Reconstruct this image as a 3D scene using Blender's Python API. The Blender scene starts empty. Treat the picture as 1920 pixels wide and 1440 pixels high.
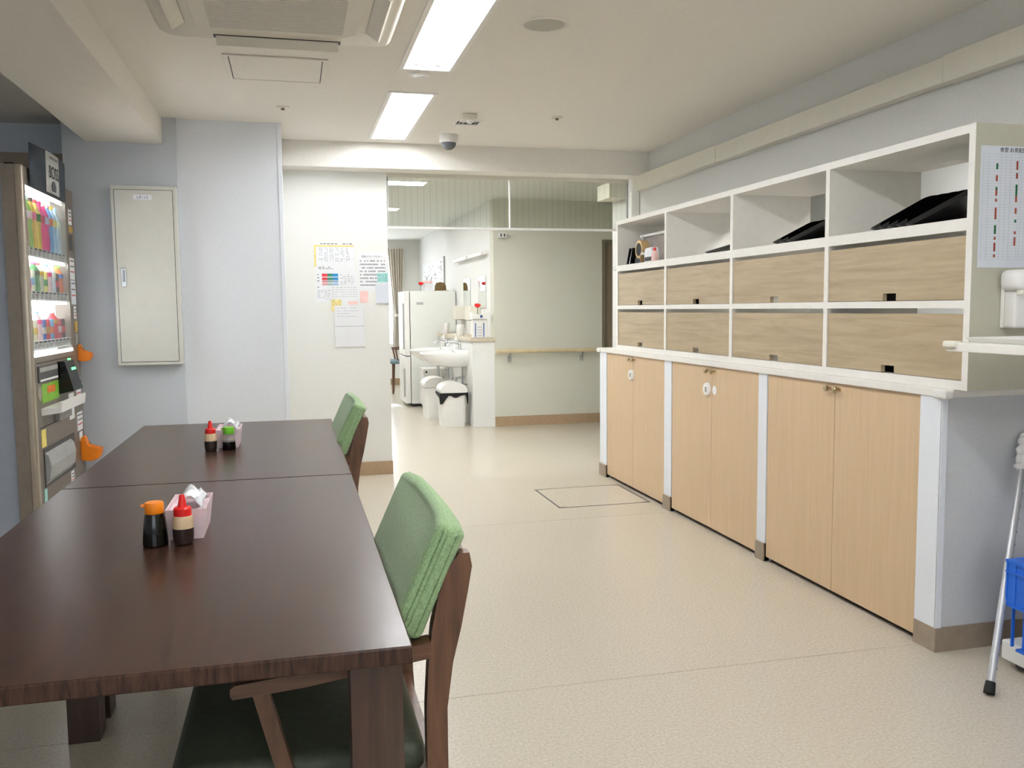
import bpy, bmesh, math, random
from mathutils import Vector, Matrix

random.seed(7)
SC = bpy.context.scene
COL = SC.collection

# ------------------------------------------------------------------ camera
YAW, PITCH, ROLL, FPX, CAMH = 13.90375, 4.91318, -0.54504, 1650.26, 1.2


def camera_rows():
    a, p, r = (math.radians(v) for v in (YAW, PITCH, ROLL))
    ry = Matrix(((math.cos(a), -math.sin(a), 0), (math.sin(a), math.cos(a), 0), (0, 0, 1)))
    ax = Matrix(((1, 0, 0), (0, 0, -1), (0, 1, 0)))
    rp = Matrix(((1, 0, 0), (0, math.cos(p), -math.sin(p)), (0, math.sin(p), math.cos(p))))
    rr = Matrix(((math.cos(r), -math.sin(r), 0), (math.sin(r), math.cos(r), 0), (0, 0, 1)))
    return rr @ rp @ ax @ ry


cam_data = bpy.data.cameras.new('camera')
cam_data.sensor_width = 36.0
cam_data.lens = FPX / 1920 * 36.0
cam_data.clip_start = 0.05
cam_data.dof.use_dof = False
cam = bpy.data.objects.new('camera', cam_data)
COL.objects.link(cam)
m = camera_rows()
rot = Matrix((m[0], -m[1], -m[2])).transposed()
cam.matrix_world = Matrix.Translation((0, 0, CAMH)) @ rot.to_4x4()
SC.camera = cam

# ------------------------------------------------------------------ world, exposure
world = bpy.data.worlds.new('world')
SC.world = world
world.use_nodes = True
bg = world.node_tree.nodes['Background']
bg.inputs['Color'].default_value = (0.86, 0.93, 1.0, 1)
bg.inputs['Strength'].default_value = 2.6
SC.view_settings.view_transform = 'Standard'
SC.view_settings.look = 'None'
SC.view_settings.gamma = 1.0
SC.view_settings.use_curve_mapping = False
SC.view_settings.exposure = 0.72
LAMP = 30.0          # radiance of the fluorescent tubes
LAMP_FAR = 46.0


# daylight through the two windows (portals only guide sky sampling)
def portal(name, loc, rot_e, sx, sy):
    l = bpy.data.lights.new(name, 'AREA')
    l.shape = 'RECTANGLE'
    l.size, l.size_y = sx, sy
    l.cycles.is_portal = True
    o = bpy.data.objects.new(name, l)
    o.location, o.rotation_euler = loc, rot_e
    COL.objects.link(o)


portal('window_portal', (-0.6, -3.98, 1.55), (math.radians(90), 0, 0), 3.6, 1.3)
portal('window_portal', (0.6, 14.12, 1.35), (math.radians(-90), 0, 0), 1.9, 1.5)

# ------------------------------------------------------------------ materials
MATS = {}


def lin(h):
    v = [int(h[i:i + 2], 16) / 255 for i in (1, 3, 5)]
    return tuple(c / 12.92 if c <= 0.04045 else ((c + 0.055) / 1.055) ** 2.4 for c in v) + (1,)


def mat(name, col, rough=0.5, metal=0.0, var=0.06, scale=20.0, stretch=(1, 1, 1), bump=0.0, bscale=None,
        spec=0.5, trans=0.0, alpha=1.0, emit=0.0, ior=1.45, coat=0.0, detail=4.0, dark=None, sheen=0.0):
    if name in MATS:
        return MATS[name]
    M = bpy.data.materials.new(name)
    M.use_nodes = True
    nt = M.node_tree
    b = nt.nodes['Principled BSDF']
    c = lin(col)
    tc = nt.nodes.new('ShaderNodeTexCoord')
    mp = nt.nodes.new('ShaderNodeMapping')
    mp.inputs['Scale'].default_value = stretch
    nt.links.new(tc.outputs['Object'], mp.inputs['Vector'])
    nz = nt.nodes.new('ShaderNodeTexNoise')
    nz.inputs['Scale'].default_value = scale
    nz.inputs['Detail'].default_value = detail
    nt.links.new(mp.outputs['Vector'], nz.inputs['Vector'])
    rp = nt.nodes.new('ShaderNodeValToRGB')
    d = lin(dark) if dark else tuple(max(0, v * (1 - 2 * var)) for v in c[:3]) + (1,)
    rp.color_ramp.elements[0].color = d
    rp.color_ramp.elements[0].position = 0.32
    rp.color_ramp.elements[1].color = tuple(min(1, v * (1 + var)) for v in c[:3]) + (1,)
    rp.color_ramp.elements[1].position = 0.68
    nt.links.new(nz.outputs['Fac'], rp.inputs['Fac'])
    nt.links.new(rp.outputs['Color'], b.inputs['Base Color'])
    b.inputs['Roughness'].default_value = rough
    b.inputs['Metallic'].default_value = metal
    b.inputs['Specular IOR Level'].default_value = spec
    b.inputs['IOR'].default_value = ior
    b.inputs['Transmission Weight'].default_value = trans
    b.inputs['Alpha'].default_value = alpha
    b.inputs['Coat Weight'].default_value = coat
    b.inputs['Coat Roughness'].default_value = 0.12
    b.inputs['Sheen Weight'].default_value = sheen
    if emit:
        b.inputs['Emission Color'].default_value = c
        b.inputs['Emission Strength'].default_value = emit
    if bump:
        n2 = nt.nodes.new('ShaderNodeTexNoise')
        n2.inputs['Scale'].default_value = bscale or scale * 4
        n2.inputs['Detail'].default_value = 3
        nt.links.new(mp.outputs['Vector'], n2.inputs['Vector'])
        bp = nt.nodes.new('ShaderNodeBump')
        bp.inputs['Strength'].default_value = bump
        bp.inputs['Distance'].default_value = 0.002
        nt.links.new(n2.outputs['Fac'], bp.inputs['Height'])
        nt.links.new(bp.outputs['Normal'], b.inputs['Normal'])
    MATS[name] = M
    return M


def glass_mat(name, tint, gloss=0.08, wires=False):
    """thin pane: tinted transparency with a fresnel reflection, optional fine wires in the glass"""
    M = bpy.data.materials.new(name)
    M.use_nodes = True
    nt = M.node_tree
    nt.nodes.remove(nt.nodes['Principled BSDF'])
    out = nt.nodes['Material Output']
    tr = nt.nodes.new('ShaderNodeBsdfTransparent')
    gl = nt.nodes.new('ShaderNodeBsdfGlossy')
    gl.inputs['Roughness'].default_value = 0.02
    lw = nt.nodes.new('ShaderNodeLayerWeight')
    lw.inputs['Blend'].default_value = 0.5
    pw = nt.nodes.new('ShaderNodeMath')
    pw.operation = 'POWER'
    pw.inputs[1].default_value = 5.0
    nt.links.new(lw.outputs['Facing'], pw.inputs[0])
    fr = nt.nodes.new('ShaderNodeMath')
    fr.operation = 'MULTIPLY_ADD'
    fr.inputs[1].default_value = 0.9
    fr.inputs[2].default_value = 0.04
    nt.links.new(pw.outputs[0], fr.inputs[0])
    mx = nt.nodes.new('ShaderNodeMixShader')
    tr.inputs['Color'].default_value = lin(tint)
    if wires:
        tc = nt.nodes.new('ShaderNodeTexCoord')
        wv = nt.nodes.new('ShaderNodeTexWave')
        wv.bands_direction = 'X'
        wv.wave_profile = 'SIN'
        wv.inputs['Scale'].default_value = 6.8
        wv.inputs['Distortion'].default_value = 0.0
        nt.links.new(tc.outputs['Object'], wv.inputs['Vector'])
        rp = nt.nodes.new('ShaderNodeValToRGB')
        rp.color_ramp.elements[0].color = lin(tint)
        rp.color_ramp.elements[0].position = 0.90
        rp.color_ramp.elements[1].color = tuple(v * 0.955 for v in lin(tint)[:3]) + (1,)
        rp.color_ramp.elements[1].position = 0.99
        nt.links.new(wv.outputs['Fac'], rp.inputs['Fac'])
        nt.links.new(rp.outputs['Color'], tr.inputs['Color'])
    nt.links.new(fr.outputs[0], mx.inputs['Fac'])
    nt.links.new(tr.outputs['BSDF'], mx.inputs[1])
    nt.links.new(gl.outputs['BSDF'], mx.inputs[2])
    nt.links.new(mx.outputs['Shader'], out.inputs['Surface'])
    MATS[name] = M
    return M


def wood_mat(name, light, dark, rough, stretch, scale=3.0, contrast=(0.35, 0.7), coat=0.0, bump=0.0, spec=0.5):
    """streaky grain: two stretched noises, long along one axis"""
    M = bpy.data.materials.new(name)
    M.use_nodes = True
    nt = M.node_tree
    b = nt.nodes['Principled BSDF']
    tc = nt.nodes.new('ShaderNodeTexCoord')
    mp = nt.nodes.new('ShaderNodeMapping')
    mp.inputs['Scale'].default_value = stretch
    nt.links.new(tc.outputs['Object'], mp.inputs['Vector'])
    n1 = nt.nodes.new('ShaderNodeTexNoise')
    n1.inputs['Scale'].default_value = scale
    n1.inputs['Detail'].default_value = 8
    n1.inputs['Roughness'].default_value = 0.65
    n1.inputs['Distortion'].default_value = 0.5
    nt.links.new(mp.outputs['Vector'], n1.inputs['Vector'])
    rp = nt.nodes.new('ShaderNodeValToRGB')
    rp.color_ramp.elements[0].color = lin(dark)
    rp.color_ramp.elements[0].position = contrast[0]
    rp.color_ramp.elements[1].color = lin(light)
    rp.color_ramp.elements[1].position = contrast[1]
    nt.links.new(n1.outputs['Fac'], rp.inputs['Fac'])
    nt.links.new(rp.outputs['Color'], b.inputs['Base Color'])
    b.inputs['Roughness'].default_value = rough
    b.inputs['Coat Weight'].default_value = coat
    b.inputs['Specular IOR Level'].default_value = spec
    if bump:
        bp = nt.nodes.new('ShaderNodeBump')
        bp.inputs['Strength'].default_value = bump
        bp.inputs['Distance'].default_value = 0.001
        nt.links.new(n1.outputs['Fac'], bp.inputs['Height'])
        nt.links.new(bp.outputs['Normal'], b.inputs['Normal'])
    MATS[name] = M
    return M


mat('ceiling_paint', '#efebe2', 0.85, var=0.012, scale=60, bump=0.08, bscale=500)
mat('wall_grey', '#ced3d9', 0.8, var=0.02, scale=90, bump=0.25, bscale=420)
mat('wall_cool', '#e7eaee', 0.8, var=0.015, scale=90, bump=0.25, bscale=420)
mat('wall_warm', '#f0f0ea', 0.8, var=0.012, scale=90, bump=0.2, bscale=420)
mat('wall_beige', '#dcdbcd', 0.8, var=0.015, scale=90, bump=0.2, bscale=420)
mat('wall_white', '#f2f2ee', 0.75, var=0.01, scale=60, bump=0.1, bscale=420)
mat('post_white', '#eceff4', 0.6, var=0.01, scale=90, bump=0.1, bscale=400)
mat('vinyl_floor', '#cdc5b6', 0.24, var=0.03, scale=110, dark='#bdb3a0', detail=6)
mat('seam_dark', '#6d5a45', 0.8)
mat('baseboard', '#ab9274', 0.5, var=0.04, scale=30)
mat('baseboard_grey', '#998a78', 0.5, var=0.05, scale=30)
mat('white_laminate', '#eeeae2', 0.45, var=0.012, scale=30)
mat('white_plastic', '#f1efea', 0.4, var=0.01)
mat('cream_plastic', '#e6e1d2', 0.45, var=0.012)
mat('cream_steel', '#d3d2c8', 0.42, var=0.012)
mat('shelf_end', '#c3c0ae', 0.5, var=0.012)
mat('grey_plastic', '#a9aaa6', 0.45)
mat('dark_grey', '#4b4a48', 0.5)
mat('black_plastic', '#0c0c0e', 0.2, var=0.02)
mat('black_matte', '#141414', 0.7)
mat('chrome', '#d9dadb', 0.14, metal=1.0, var=0.02)
mat('nickel', '#b8a98c', 0.28, metal=1.0, var=0.03)
mat('steel', '#9fa1a3', 0.3, metal=1.0, var=0.03)
mat('ceramic', '#f6f6f3', 0.12, var=0.005)
mat('fridge_white', '#e9ebe4', 0.35, var=0.006)
mat('ledge_tan', '#cfc3ad', 0.5, var=0.02)
mat('green_seam', '#7d9669', 0.9)
mat('alloy', '#b9babd', 0.35, metal=0.4, var=0.02)
mat('wall_side_paper', '#dcdbd6', 0.8, var=0.02, scale=90, bump=0.25, bscale=420)
mat('grille_pale', '#d9d7ca', 0.6, var=0.01)
mat('counter_paper', '#d2d3d5', 0.8, var=0.02, scale=90, bump=0.3, bscale=420)
mat('display_tube', '#f6f9ff', 0.4, emit=9.0, var=0.0)
mat('paper', '#f0f1f2', 0.7, var=0.008)
mat('paper_blue', '#dfe3ea', 0.7, var=0.01)
mat('ink', '#5c5d62', 0.8)
mat('ink_light', '#bfc1c7', 0.8)
mat('ink_mid', '#85878d', 0.8)
mat('ink_black', '#1c1c1e', 0.8)
mat('red_print', '#d2383e', 0.7)
mat('green_print', '#2f8268', 0.7)
mat('blue_print', '#2386c6', 0.7)
mat('brick_print', '#a8503a', 0.7)
mat('forest_print', '#14663c', 0.7)
mat('yellow_print', '#f0dc7c', 0.7)
mat('teal_note', '#a9dcd8', 0.7)
mat('pink_note', '#f7cfc8', 0.7)
mat('yellow_note', '#f4e49c', 0.7)
mat('red_plastic', '#e02420', 0.35)
mat('orange_plastic', '#f58a1a', 0.38)
mat('lime_plastic', '#6fc22e', 0.38)
mat('soy_sauce', '#0b0706', 0.12)
mat('sauce_brown', '#2c201c', 0.3)
mat('squeeze_plastic', '#d8bd97', 0.35, var=0.02)
mat('clear_plastic', '#e6dcd6', 0.2, trans=0.6, alpha=0.75)
mat('pink_card', '#efd8dc', 0.6)
mat('tissue', '#f4f6f8', 0.9, var=0.01)
mat('green_fabric', '#92ad80', 0.95, var=0.10, scale=260, dark='#7c966c', bump=0.35, bscale=1100, sheen=0.15)
mat('seat_vinyl', '#4a5040', 0.55, var=0.08, scale=60)
mat('curtain_cloth', '#e9e1d2', 0.9, var=0.03, scale=60)
mat('machine_brown', '#857a6d', 0.38, metal=0.35, var=0.04, scale=30)
mat('machine_edge', '#b4a998', 0.3, metal=0.6, var=0.03)
mat('machine_side', '#9aa0aa', 0.45, var=0.02)
mat('display_light', '#f4f8ff', 0.5, emit=4.5, var=0.0)
mat('poster_navy', '#33404d', 0.5, var=0.25, scale=9, dark='#1a232c')
mat('poster_silver', '#c9c9c6', 0.45, var=0.04)
mat('green_led', '#59e07c', 0.4, emit=2.0)
mat('crate_blue', '#1f63c8', 0.4, var=0.03)
mat('fluff', '#f3f1ee', 0.95, var=0.04, scale=90, bump=0.8, bscale=150)
mat('grille_grey', '#c0bfb4', 0.6, var=0.02)
mat('ac_white', '#ddd8ca', 0.5, var=0.01)
mat('mirror', '#f4f6f6', 0.02, metal=1.0, var=0.0)
mat('rail_wood', '#d9c9a2', 0.4, var=0.05, scale=14)
mat('door_brown', '#8f816c', 0.5, var=0.03, scale=20)
mat('door_frame', '#77705f', 0.5, var=0.03)
mat('blue_stripe', '#3e5f9e', 0.5)
mat('hat_brown', '#7b633f', 0.9, var=0.1)
mat('tape_tan', '#c9a978', 0.35)
mat('cap_dark', '#3a3632', 0.5)
mat('dome_dark', '#5a5d60', 0.12)
mat('seat_blue', '#6c7f86', 0.8)
mat('tube_lamp', '#f6f9ff', 0.4, emit=LAMP, var=0.0)
mat('tube_lamp_far', '#fafcff', 0.4, emit=LAMP_FAR, var=0.0)
glass_mat('pane_glass', '#f4f6f3', wires=True)
glass_mat('clear_glass', '#f4f7f6')
wood_mat('table_wood', '#4a3025', '#2c1c14', 0.27, (40, 1.8, 5), 2.6, (0.36, 0.64), spec=0.27, bump=0.12)
wood_mat('chair_wood', '#6f4b32', '#42291a', 0.38, (26, 26, 2.2), 2.0, (0.3, 0.7))
wood_mat('chair_wood_x', '#6f4b32', '#42291a', 0.38, (2.2, 26, 26), 2.0, (0.3, 0.7))
wood_mat('door_wood', '#d3b794', '#c8ac88', 0.42, (40, 40, 1.6), 2.0, (0.3, 0.7))
wood_mat('flap_wood', '#b9a688', '#9b886a', 0.42, (3, 1.5, 22), 1.6, (0.28, 0.72))


# ------------------------------------------------------------------ mesh helpers
def box(bm, x0, x1, y0, y1, z0, z1, bev=0.0, seg=2):
    r = bmesh.ops.create_cube(bm, size=1.0)
    vs = r['verts']
    for v in vs:
        v.co = Vector(((x0 + x1) / 2 + v.co.x * (x1 - x0), (y0 + y1) / 2 + v.co.y * (y1 - y0),
                       (z0 + z1) / 2 + v.co.z * (z1 - z0)))
    if bev:
        es = list({e for v in vs for e in v.link_edges})
        bmesh.ops.bevel(bm, geom=es, offset=bev, segments=seg, affect='EDGES', profile=0.5)
    return bm


def B(*a, **k):
    return box(bmesh.new(), *a, **k)


def loft(bm, rings, cap=True, closed=True):
    rs = [[bm.verts.new(p) for p in ring] for ring in rings]
    n = len(rs[0])
    for a, b in zip(rs, rs[1:]):
        for i in range(n if closed else n - 1):
            j = (i + 1) % n
            try:
                bm.faces.new((a[i], a[j], b[j], b[i]))
            except ValueError:
                pass
    if cap and closed:
        for r in (rs[0][::-1], rs[-1]):
            try:
                bm.faces.new(r)
            except ValueError:
                pass
    return bm


def lathe(bm, prof, c=(0, 0, 0), n=24, axis='Z', cap=True):
    rings = []
    for r, h in prof:
        ring = []
        for i in range(n):
            t = 2 * math.pi * i / n
            a, b = r * math.cos(t), r * math.sin(t)
            p = {'Z': (a, b, h), 'Y': (a, h, b), 'X': (h, a, b)}[axis]
            ring.append((c[0] + p[0], c[1] + p[1], c[2] + p[2]))
        rings.append(ring)
    return loft(bm, rings, cap)


def tube(bm, pts, r, n=10, taper=None):
    pts = [Vector(p) for p in pts]
    rings = []
    up = Vector((0, 0, 1))
    for i, p in enumerate(pts):
        d = (pts[min(i + 1, len(pts) - 1)] - pts[max(i - 1, 0)]).normalized()
        u = up if abs(d.dot(up)) < 0.95 else Vector((0, 1, 0))
        s = d.cross(u).normalized()
        t = s.cross(d)
        rr = r if taper is None else taper[i]
        rings.append([p + s * (rr * math.cos(2 * math.pi * k / n)) + t * (rr * math.sin(2 * math.pi * k / n)) for k in range(n)])
    return loft(bm, rings)


def prism(bm, poly, axis, a, b):
    """poly in the plane across axis: X:(y,z) Y:(x,z) Z:(x,y)"""
    def P(p, h):
        return {'X': (h, p[0], p[1]), 'Y': (p[0], h, p[1]), 'Z': (p[0], p[1], h)}[axis]
    return loft(bm, [[P(p, a) for p in poly], [P(p, b) for p in poly]])


def bar(bm, p0, p1, w, h):
    """rectangular bar between two points"""
    p0, p1 = Vector(p0), Vector(p1)
    d = (p1 - p0).normalized()
    u = Vector((0, 0, 1)) if abs(d.z) < 0.9 else Vector((0, 1, 0))
    s = d.cross(u).normalized()
    t = s.cross(d).normalized()
    rings = [[p + s * (w / 2 * a) + t * (h / 2 * b) for a, b in ((-1, -1), (1, -1), (1, 1), (-1, 1))] for p in (p0, p1)]
    return loft(bm, rings)


def finish(bm, name, material, smooth=False):
    bmesh.ops.recalc_face_normals(bm, faces=bm.faces)
    me = bpy.data.meshes.new(name)
    bm.to_mesh(me)
    bm.free()
    me.materials.append(MATS[material])
    if smooth:
        for p in me.polygons:
            p.use_smooth = True
        me.set_sharp_from_angle(angle=math.radians(38))
    return me


def part(name, bm, material, parent=None, smooth=False, label=None):
    """mesh given in world coordinates"""
    o = bpy.data.objects.new(name, finish(bm, name, material, smooth))
    COL.objects.link(o)
    if parent is not None:
        o.parent = parent
        if parent.type == 'EMPTY':
            o.location = -parent.location
    if label:
        o['label'] = label
    return o


def tag(o, label, cat, group=None):
    o['label'] = label
    o['category'] = cat
    if group:
        o['group'] = group
    return o


def thing(name, label, cat, loc, group=None):
    o = bpy.data.objects.new(name, None)
    o.empty_display_size = 0.05
    o.location = Vector(loc)
    COL.objects.link(o)
    return tag(o, label, cat, group)


def struct(name, bm, material, parent=None, smooth=False):
    o = part(name, bm, material, parent, smooth)
    if parent is None:
        o['kind'] = 'structure'
    return o


def copy_tree(root, delta, label, parent=None):
    c = root.copy()
    COL.objects.link(c)
    if parent is None:
        c.location = root.location + Vector(delta)
        c['label'] = label
    else:
        c.parent = parent
    for ch in list(root.children):
        copy_tree(ch, None, None, c)
    return c


def text(name, s, size, loc, rot_e, material, parent=None, align='LEFT', sx=1.0):
    cu = bpy.data.curves.new(name, 'FONT')
    cu.body = s
    cu.size = size
    cu.align_x = align
    cu.extrude = 0.0002
    tmp = bpy.data.objects.new(name + '_curve', cu)
    COL.objects.link(tmp)
    bpy.context.view_layer.update()
    me = bpy.data.meshes.new_from_object(tmp.evaluated_get(bpy.context.evaluated_depsgraph_get()))
    bpy.data.objects.remove(tmp)
    me.materials.clear()
    me.materials.append(MATS[material])
    o = bpy.data.objects.new(name, me)
    COL.objects.link(o)
    o.location = Vector(loc)
    o.rotation_euler = rot_e
    o.scale = (sx, 1, 1)
    o['kind'] = 'stuff'
    if parent is not None:
        o.parent = parent
        if parent.type == 'EMPTY':
            o.location = Vector(loc) - parent.location
    return o


R90 = math.radians(90)
FACE_Y = (R90, 0, 0)            # reads on a surface facing -Y
FACE_MX = (R90, 0, -R90)        # reads on a surface facing -X
FACE_PX = (R90, 0, R90)         # reads on a surface facing +X


def slab_with_holes(x0, x1, y0, y1, z0, z1, holes):
    """slab cut by rectangular holes, only its outer faces"""
    xs = sorted({x0, x1} | {h[0] for h in holes} | {h[1] for h in holes})
    ys_ = sorted({y0, y1} | {h[2] for h in holes} | {h[3] for h in holes})
    nx, ny = len(xs) - 1, len(ys_) - 1

    def solid(i, j):
        if not (0 <= i < nx and 0 <= j < ny):
            return False
        cx, cy = (xs[i] + xs[i + 1]) / 2, (ys_[j] + ys_[j + 1]) / 2
        return not any(h[0] < cx < h[1] and h[2] < cy < h[3] for h in holes)
    bm = bmesh.new()

    def quad(*p):
        bm.faces.new([bm.verts.new(q) for q in p])
    for i in range(nx):
        for j in range(ny):
            if not solid(i, j):
                continue
            a, b, c, d_ = xs[i], xs[i + 1], ys_[j], ys_[j + 1]
            quad((a, c, z0), (a, d_, z0), (b, d_, z0), (b, c, z0))
            quad((a, c, z1), (b, c, z1), (b, d_, z1), (a, d_, z1))
            if not solid(i - 1, j):
                quad((a, c, z0), (a, c, z1), (a, d_, z1), (a, d_, z0))
            if not solid(i + 1, j):
                quad((b, c, z0), (b, d_, z0), (b, d_, z1), (b, c, z1))
            if not solid(i, j - 1):
                quad((a, c, z0), (b, c, z0), (b, c, z1), (a, c, z1))
            if not solid(i, j + 1):
                quad((a, d_, z0), (a, d_, z1), (b, d_, z1), (b, d_, z0))
    bmesh.ops.remove_doubles(bm, verts=bm.verts, dist=1e-5)
    return bm


def wall_with_hole_y(y0, y1, x0, x1, z0, z1, hx0, hx1, hz0, hz1):
    bm = bmesh.new()
    box(bm, x0, hx0, y0, y1, z0, z1)
    box(bm, hx1, x1, y0, y1, z0, z1)
    box(bm, hx0, hx1, y0, y1, z0, hz0)
    box(bm, hx0, hx1, y0, y1, hz1, z1)
    return bm


# ------------------------------------------------------------------ the room
ZC, ZF = 2.345, 2.29
floor = struct('floor', B(-3.4, 4.6, -4.2, 14.6, -0.12, -0.004), 'seam_dark')
ys = [-4.2, -1.6, 0.5, 2.6, 4.707, 8.92, 11.0, 14.6]
for a, b in zip(ys, ys[1:]):
    part('vinyl_sheet', B(-3.4, 4.6, a + 0.0015, b - 0.0015, -0.004, 0.0), 'vinyl_floor', floor)

FIX = [(0.545, 0.765, y, y + 1.27) for y in (4.775, 3.02, 1.265, -0.49, -2.245)]
FARFIX = [(-0.12, 1.15, y, y + 0.22) for y in (7.62, 9.62, 12.0)] + [(0.85, 1.95, 6.52, 6.74)]  # last one is added out of sight behind the beam to brighten the corridor
SIDEFIX = (3.35, 3.57, 3.3, 4.57)
ceiling = struct('ceiling', slab_with_holes(-3.4, 4.6, -4.2, 6.41, ZC, ZC + 0.12, FIX + [SIDEFIX]), 'ceiling_paint')
struct('ceiling_corridor', slab_with_holes(-3.4, 4.6, 6.411, 14.6, ZF, ZF + 0.12, FARFIX), 'wall_white')
# soffit running along the side and the beam over the opening
struct('trim_1', B(-1.14, -0.72, -4.0, 5.655, 2.19, ZC), 'ceiling_paint')
struct('trim_2', B(-0.04, 2.59, 6.21, 6.41, 2.172, ZC), 'ceiling_paint')

wl = struct('wall_left', B(-1.265, -0.645, 5.655, 6.4, 0, ZC), 'wall_grey')
struct('wall_alcove_end', B(-3.2, -1.265, 6.0, 6.4, 0, ZC), 'wall_grey')
struct('alcove_band', B(-3.2, -1.27, 5.93, 6.0, 1.75, 2.16), 'baseboard_grey')  # darker band across the alcove end wall
wc = struct('wall_pier', B(-0.645, -0.04, 5.69, 6.4, 0, ZC), 'wall_cool')
part('corner_guard', B(-0.062, -0.036, 5.684, 5.71, 0.0, ZC, bev=0.003), 'post_white', wc)
struct('wall_notice', B(-0.04, 0.676, 6.4, 6.55, 0, ZC), 'wall_warm')
struct('baseboard_notice', B(-0.04, 0.68, 6.39, 6.56, 0, 0.098), 'baseboard')
bm = bmesh.new()
for y0, y1, z0, z1 in ((-4.0, 2.475, 0, ZC), (5.66, 6.95, 0, ZC), (2.475, 5.66, 0, 0.912), (2.475, 5.66, 1.80, ZC)):
    box(bm, 2.59, 2.75, y0, y1, z0, z1)
struct('wall_right', bm, 'wall_side_paper')
struct('wall_pantry', B(4.3, 4.45, 0.4, 6.85, 0, ZC), 'wall_white')
struct('wall_pantry_end', B(2.75, 4.3, 0.4, 0.5, 0, ZC), 'wall_white')
struct('wall_pantry_return', B(2.75, 4.6, 6.83, 6.849, 0, ZF), 'wall_white')
struct('wall_side', B(-3.2, -3.05, -4.0, 6.4, 0, ZC), 'wall_grey')
# wall behind the camera with the big window
struct('wall_rear', wall_with_hole_y(-4.1, -3.95, -3.2, 2.75, 0, ZC, -2.4, 1.2, 0.9, 2.2), 'wall_cool')
w = struct('window_2', B(-2.4, 1.2, -4.03, -4.01, 0.9, 0.94), 'white_plastic')
for x in (-2.38, -1.18, 0.02, 1.18):
    part('window_frame', B(x - 0.02, x + 0.02, -4.04, -4.0, 0.94, 2.2), 'white_plastic', w)
# far room and corridor
struct('wall_corridor', B(1.975, 3.13, 8.71, 8.86, 0, ZF), 'wall_beige')
struct('wall_corridor_beyond', B(4.05, 4.6, 8.71, 8.86, 0, ZF), 'wall_beige')
struct('wall_corridor_lintel', B(3.13, 4.05, 8.71, 8.86, 1.90, ZF), 'wall_beige')
struct('baseboard_corridor', B(1.975, 3.12, 8.695, 8.71, 0, 0.098), 'baseboard')
struct('wall_basin', B(1.975, 2.12, 8.86, 14.25, 0, ZF), 'wall_white')
struct('wall_corridor_end', B(4.5, 4.6, 6.4, 8.71, 0, ZF), 'wall_beige')
struct('wall_corridor_return', B(2.75, 4.6, 6.85, 6.95, 0, ZF), 'wall_beige')
struct('wall_far_side', B(-3.2, -3.05, 6.55, 14.25, 0, ZF), 'wall_white')
struct('wall_notice_rear', B(-3.2, -0.04, 6.41, 6.55, 0, ZF), 'wall_white')
struct('wall_window', wall_with_hole_y(14.1, 14.25, -3.2, 2.12, 0, ZF, -0.4, 1.6, 0.6, 2.1), 'wall_warm')
w = struct('window_3', B(-0.4, 1.6, 14.13, 14.18, 0.6, 0.65), 'white_plastic')
for x in (-0.37, 0.6, 1.57):
    part('window_frame', B(x - 0.025, x + 0.025, 14.13, 14.18, 0.65, 2.1), 'white_plastic', w)
part('window_frame', B(-0.345, 1.545, 14.13, 14.18, 2.05, 2.1), 'white_plastic', w)
struct('baseboard_window', B(-3.05, 1.975, 14.085, 14.1, 0, 0.1), 'baseboard')
# pipe chase behind the basins with its ledge
ch = struct('wall_chase', B(1.75, 1.975, 8.71, 10.75, 0, 0.868), 'wall_white')
part('ledge', B(1.725, 1.978, 8.69, 10.77, 0.868, 0.905, bev=0.004), 'ledge_tan', ch)
# corridor door
d = struct('door_1', B(3.165, 4.02, 8.745, 8.785, 0.0, 1.87), 'door_brown')
for args in ((3.13, 3.165, 8.70, 8.80, 0, 1.90), (4.02, 4.05, 8.70, 8.80, 0, 1.90), (3.165, 4.02, 8.70, 8.80, 1.872, 1.90)):
    part('door_frame', B(*args), 'door_frame', d)

# glazed smoke curtain under the beam
gl = thing('hanging_glass_screen', 'wired glass screen hanging under the beam over the wide opening', 'glass screen', (1.6, 6.43, 1.78))
part('top_rail', B(0.676, 2.52, 6.41, 6.45, 2.145, 2.172), 'ac_white', gl)
for x0, x1 in ((0.69, 1.583), (1.592, 2.508)):
    p = part('pane', B(x0, x1, 6.428, 6.434, 1.796, 2.145), 'pane_glass', gl)
part('bottom_rail', B(0.684, 2.512, 6.42, 6.442, 1.780, 1.796), 'white_plastic', gl)
part('mullion', B(1.583, 1.592, 6.42, 6.442, 1.796, 2.145), 'white_plastic', gl)
for x in (0.68, 2.51):
    part('side_rail', B(x, x + 0.010, 6.42, 6.442, 1.796, 2.145), 'grey_plastic', gl)

# cable trunking on the side wall, in three lengths, and its down pipe
tr = thing('cable_trunking', 'long cream cable trunking box along the wall above the shelf unit', 'trunking', (2.56, 3, 2.07))
for a, b, e in ((-2.0, 3.062, 0.004), (3.066, 5.008, 0.0), (5.012, 6.35, 0.002)):
    part('trunking_cover', B(2.532 - e, 2.5895, a, b, 2.078 - e, 2.178 + e, bev=0.003), 'cream_plastic', tr)
t = part('trunking_cover', B(2.44, 2.5895, 6.62, 6.90, 2.06, 2.18, bev=0.003), 'cream_plastic', tr)
tag(part('wall_conduit', B(2.524, 2.588, 6.36, 6.40, 0.0, 2.075, bev=0.004), 'white_plastic'),
    'narrow white vertical conduit box in the corner below the trunking', 'conduit')


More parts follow.
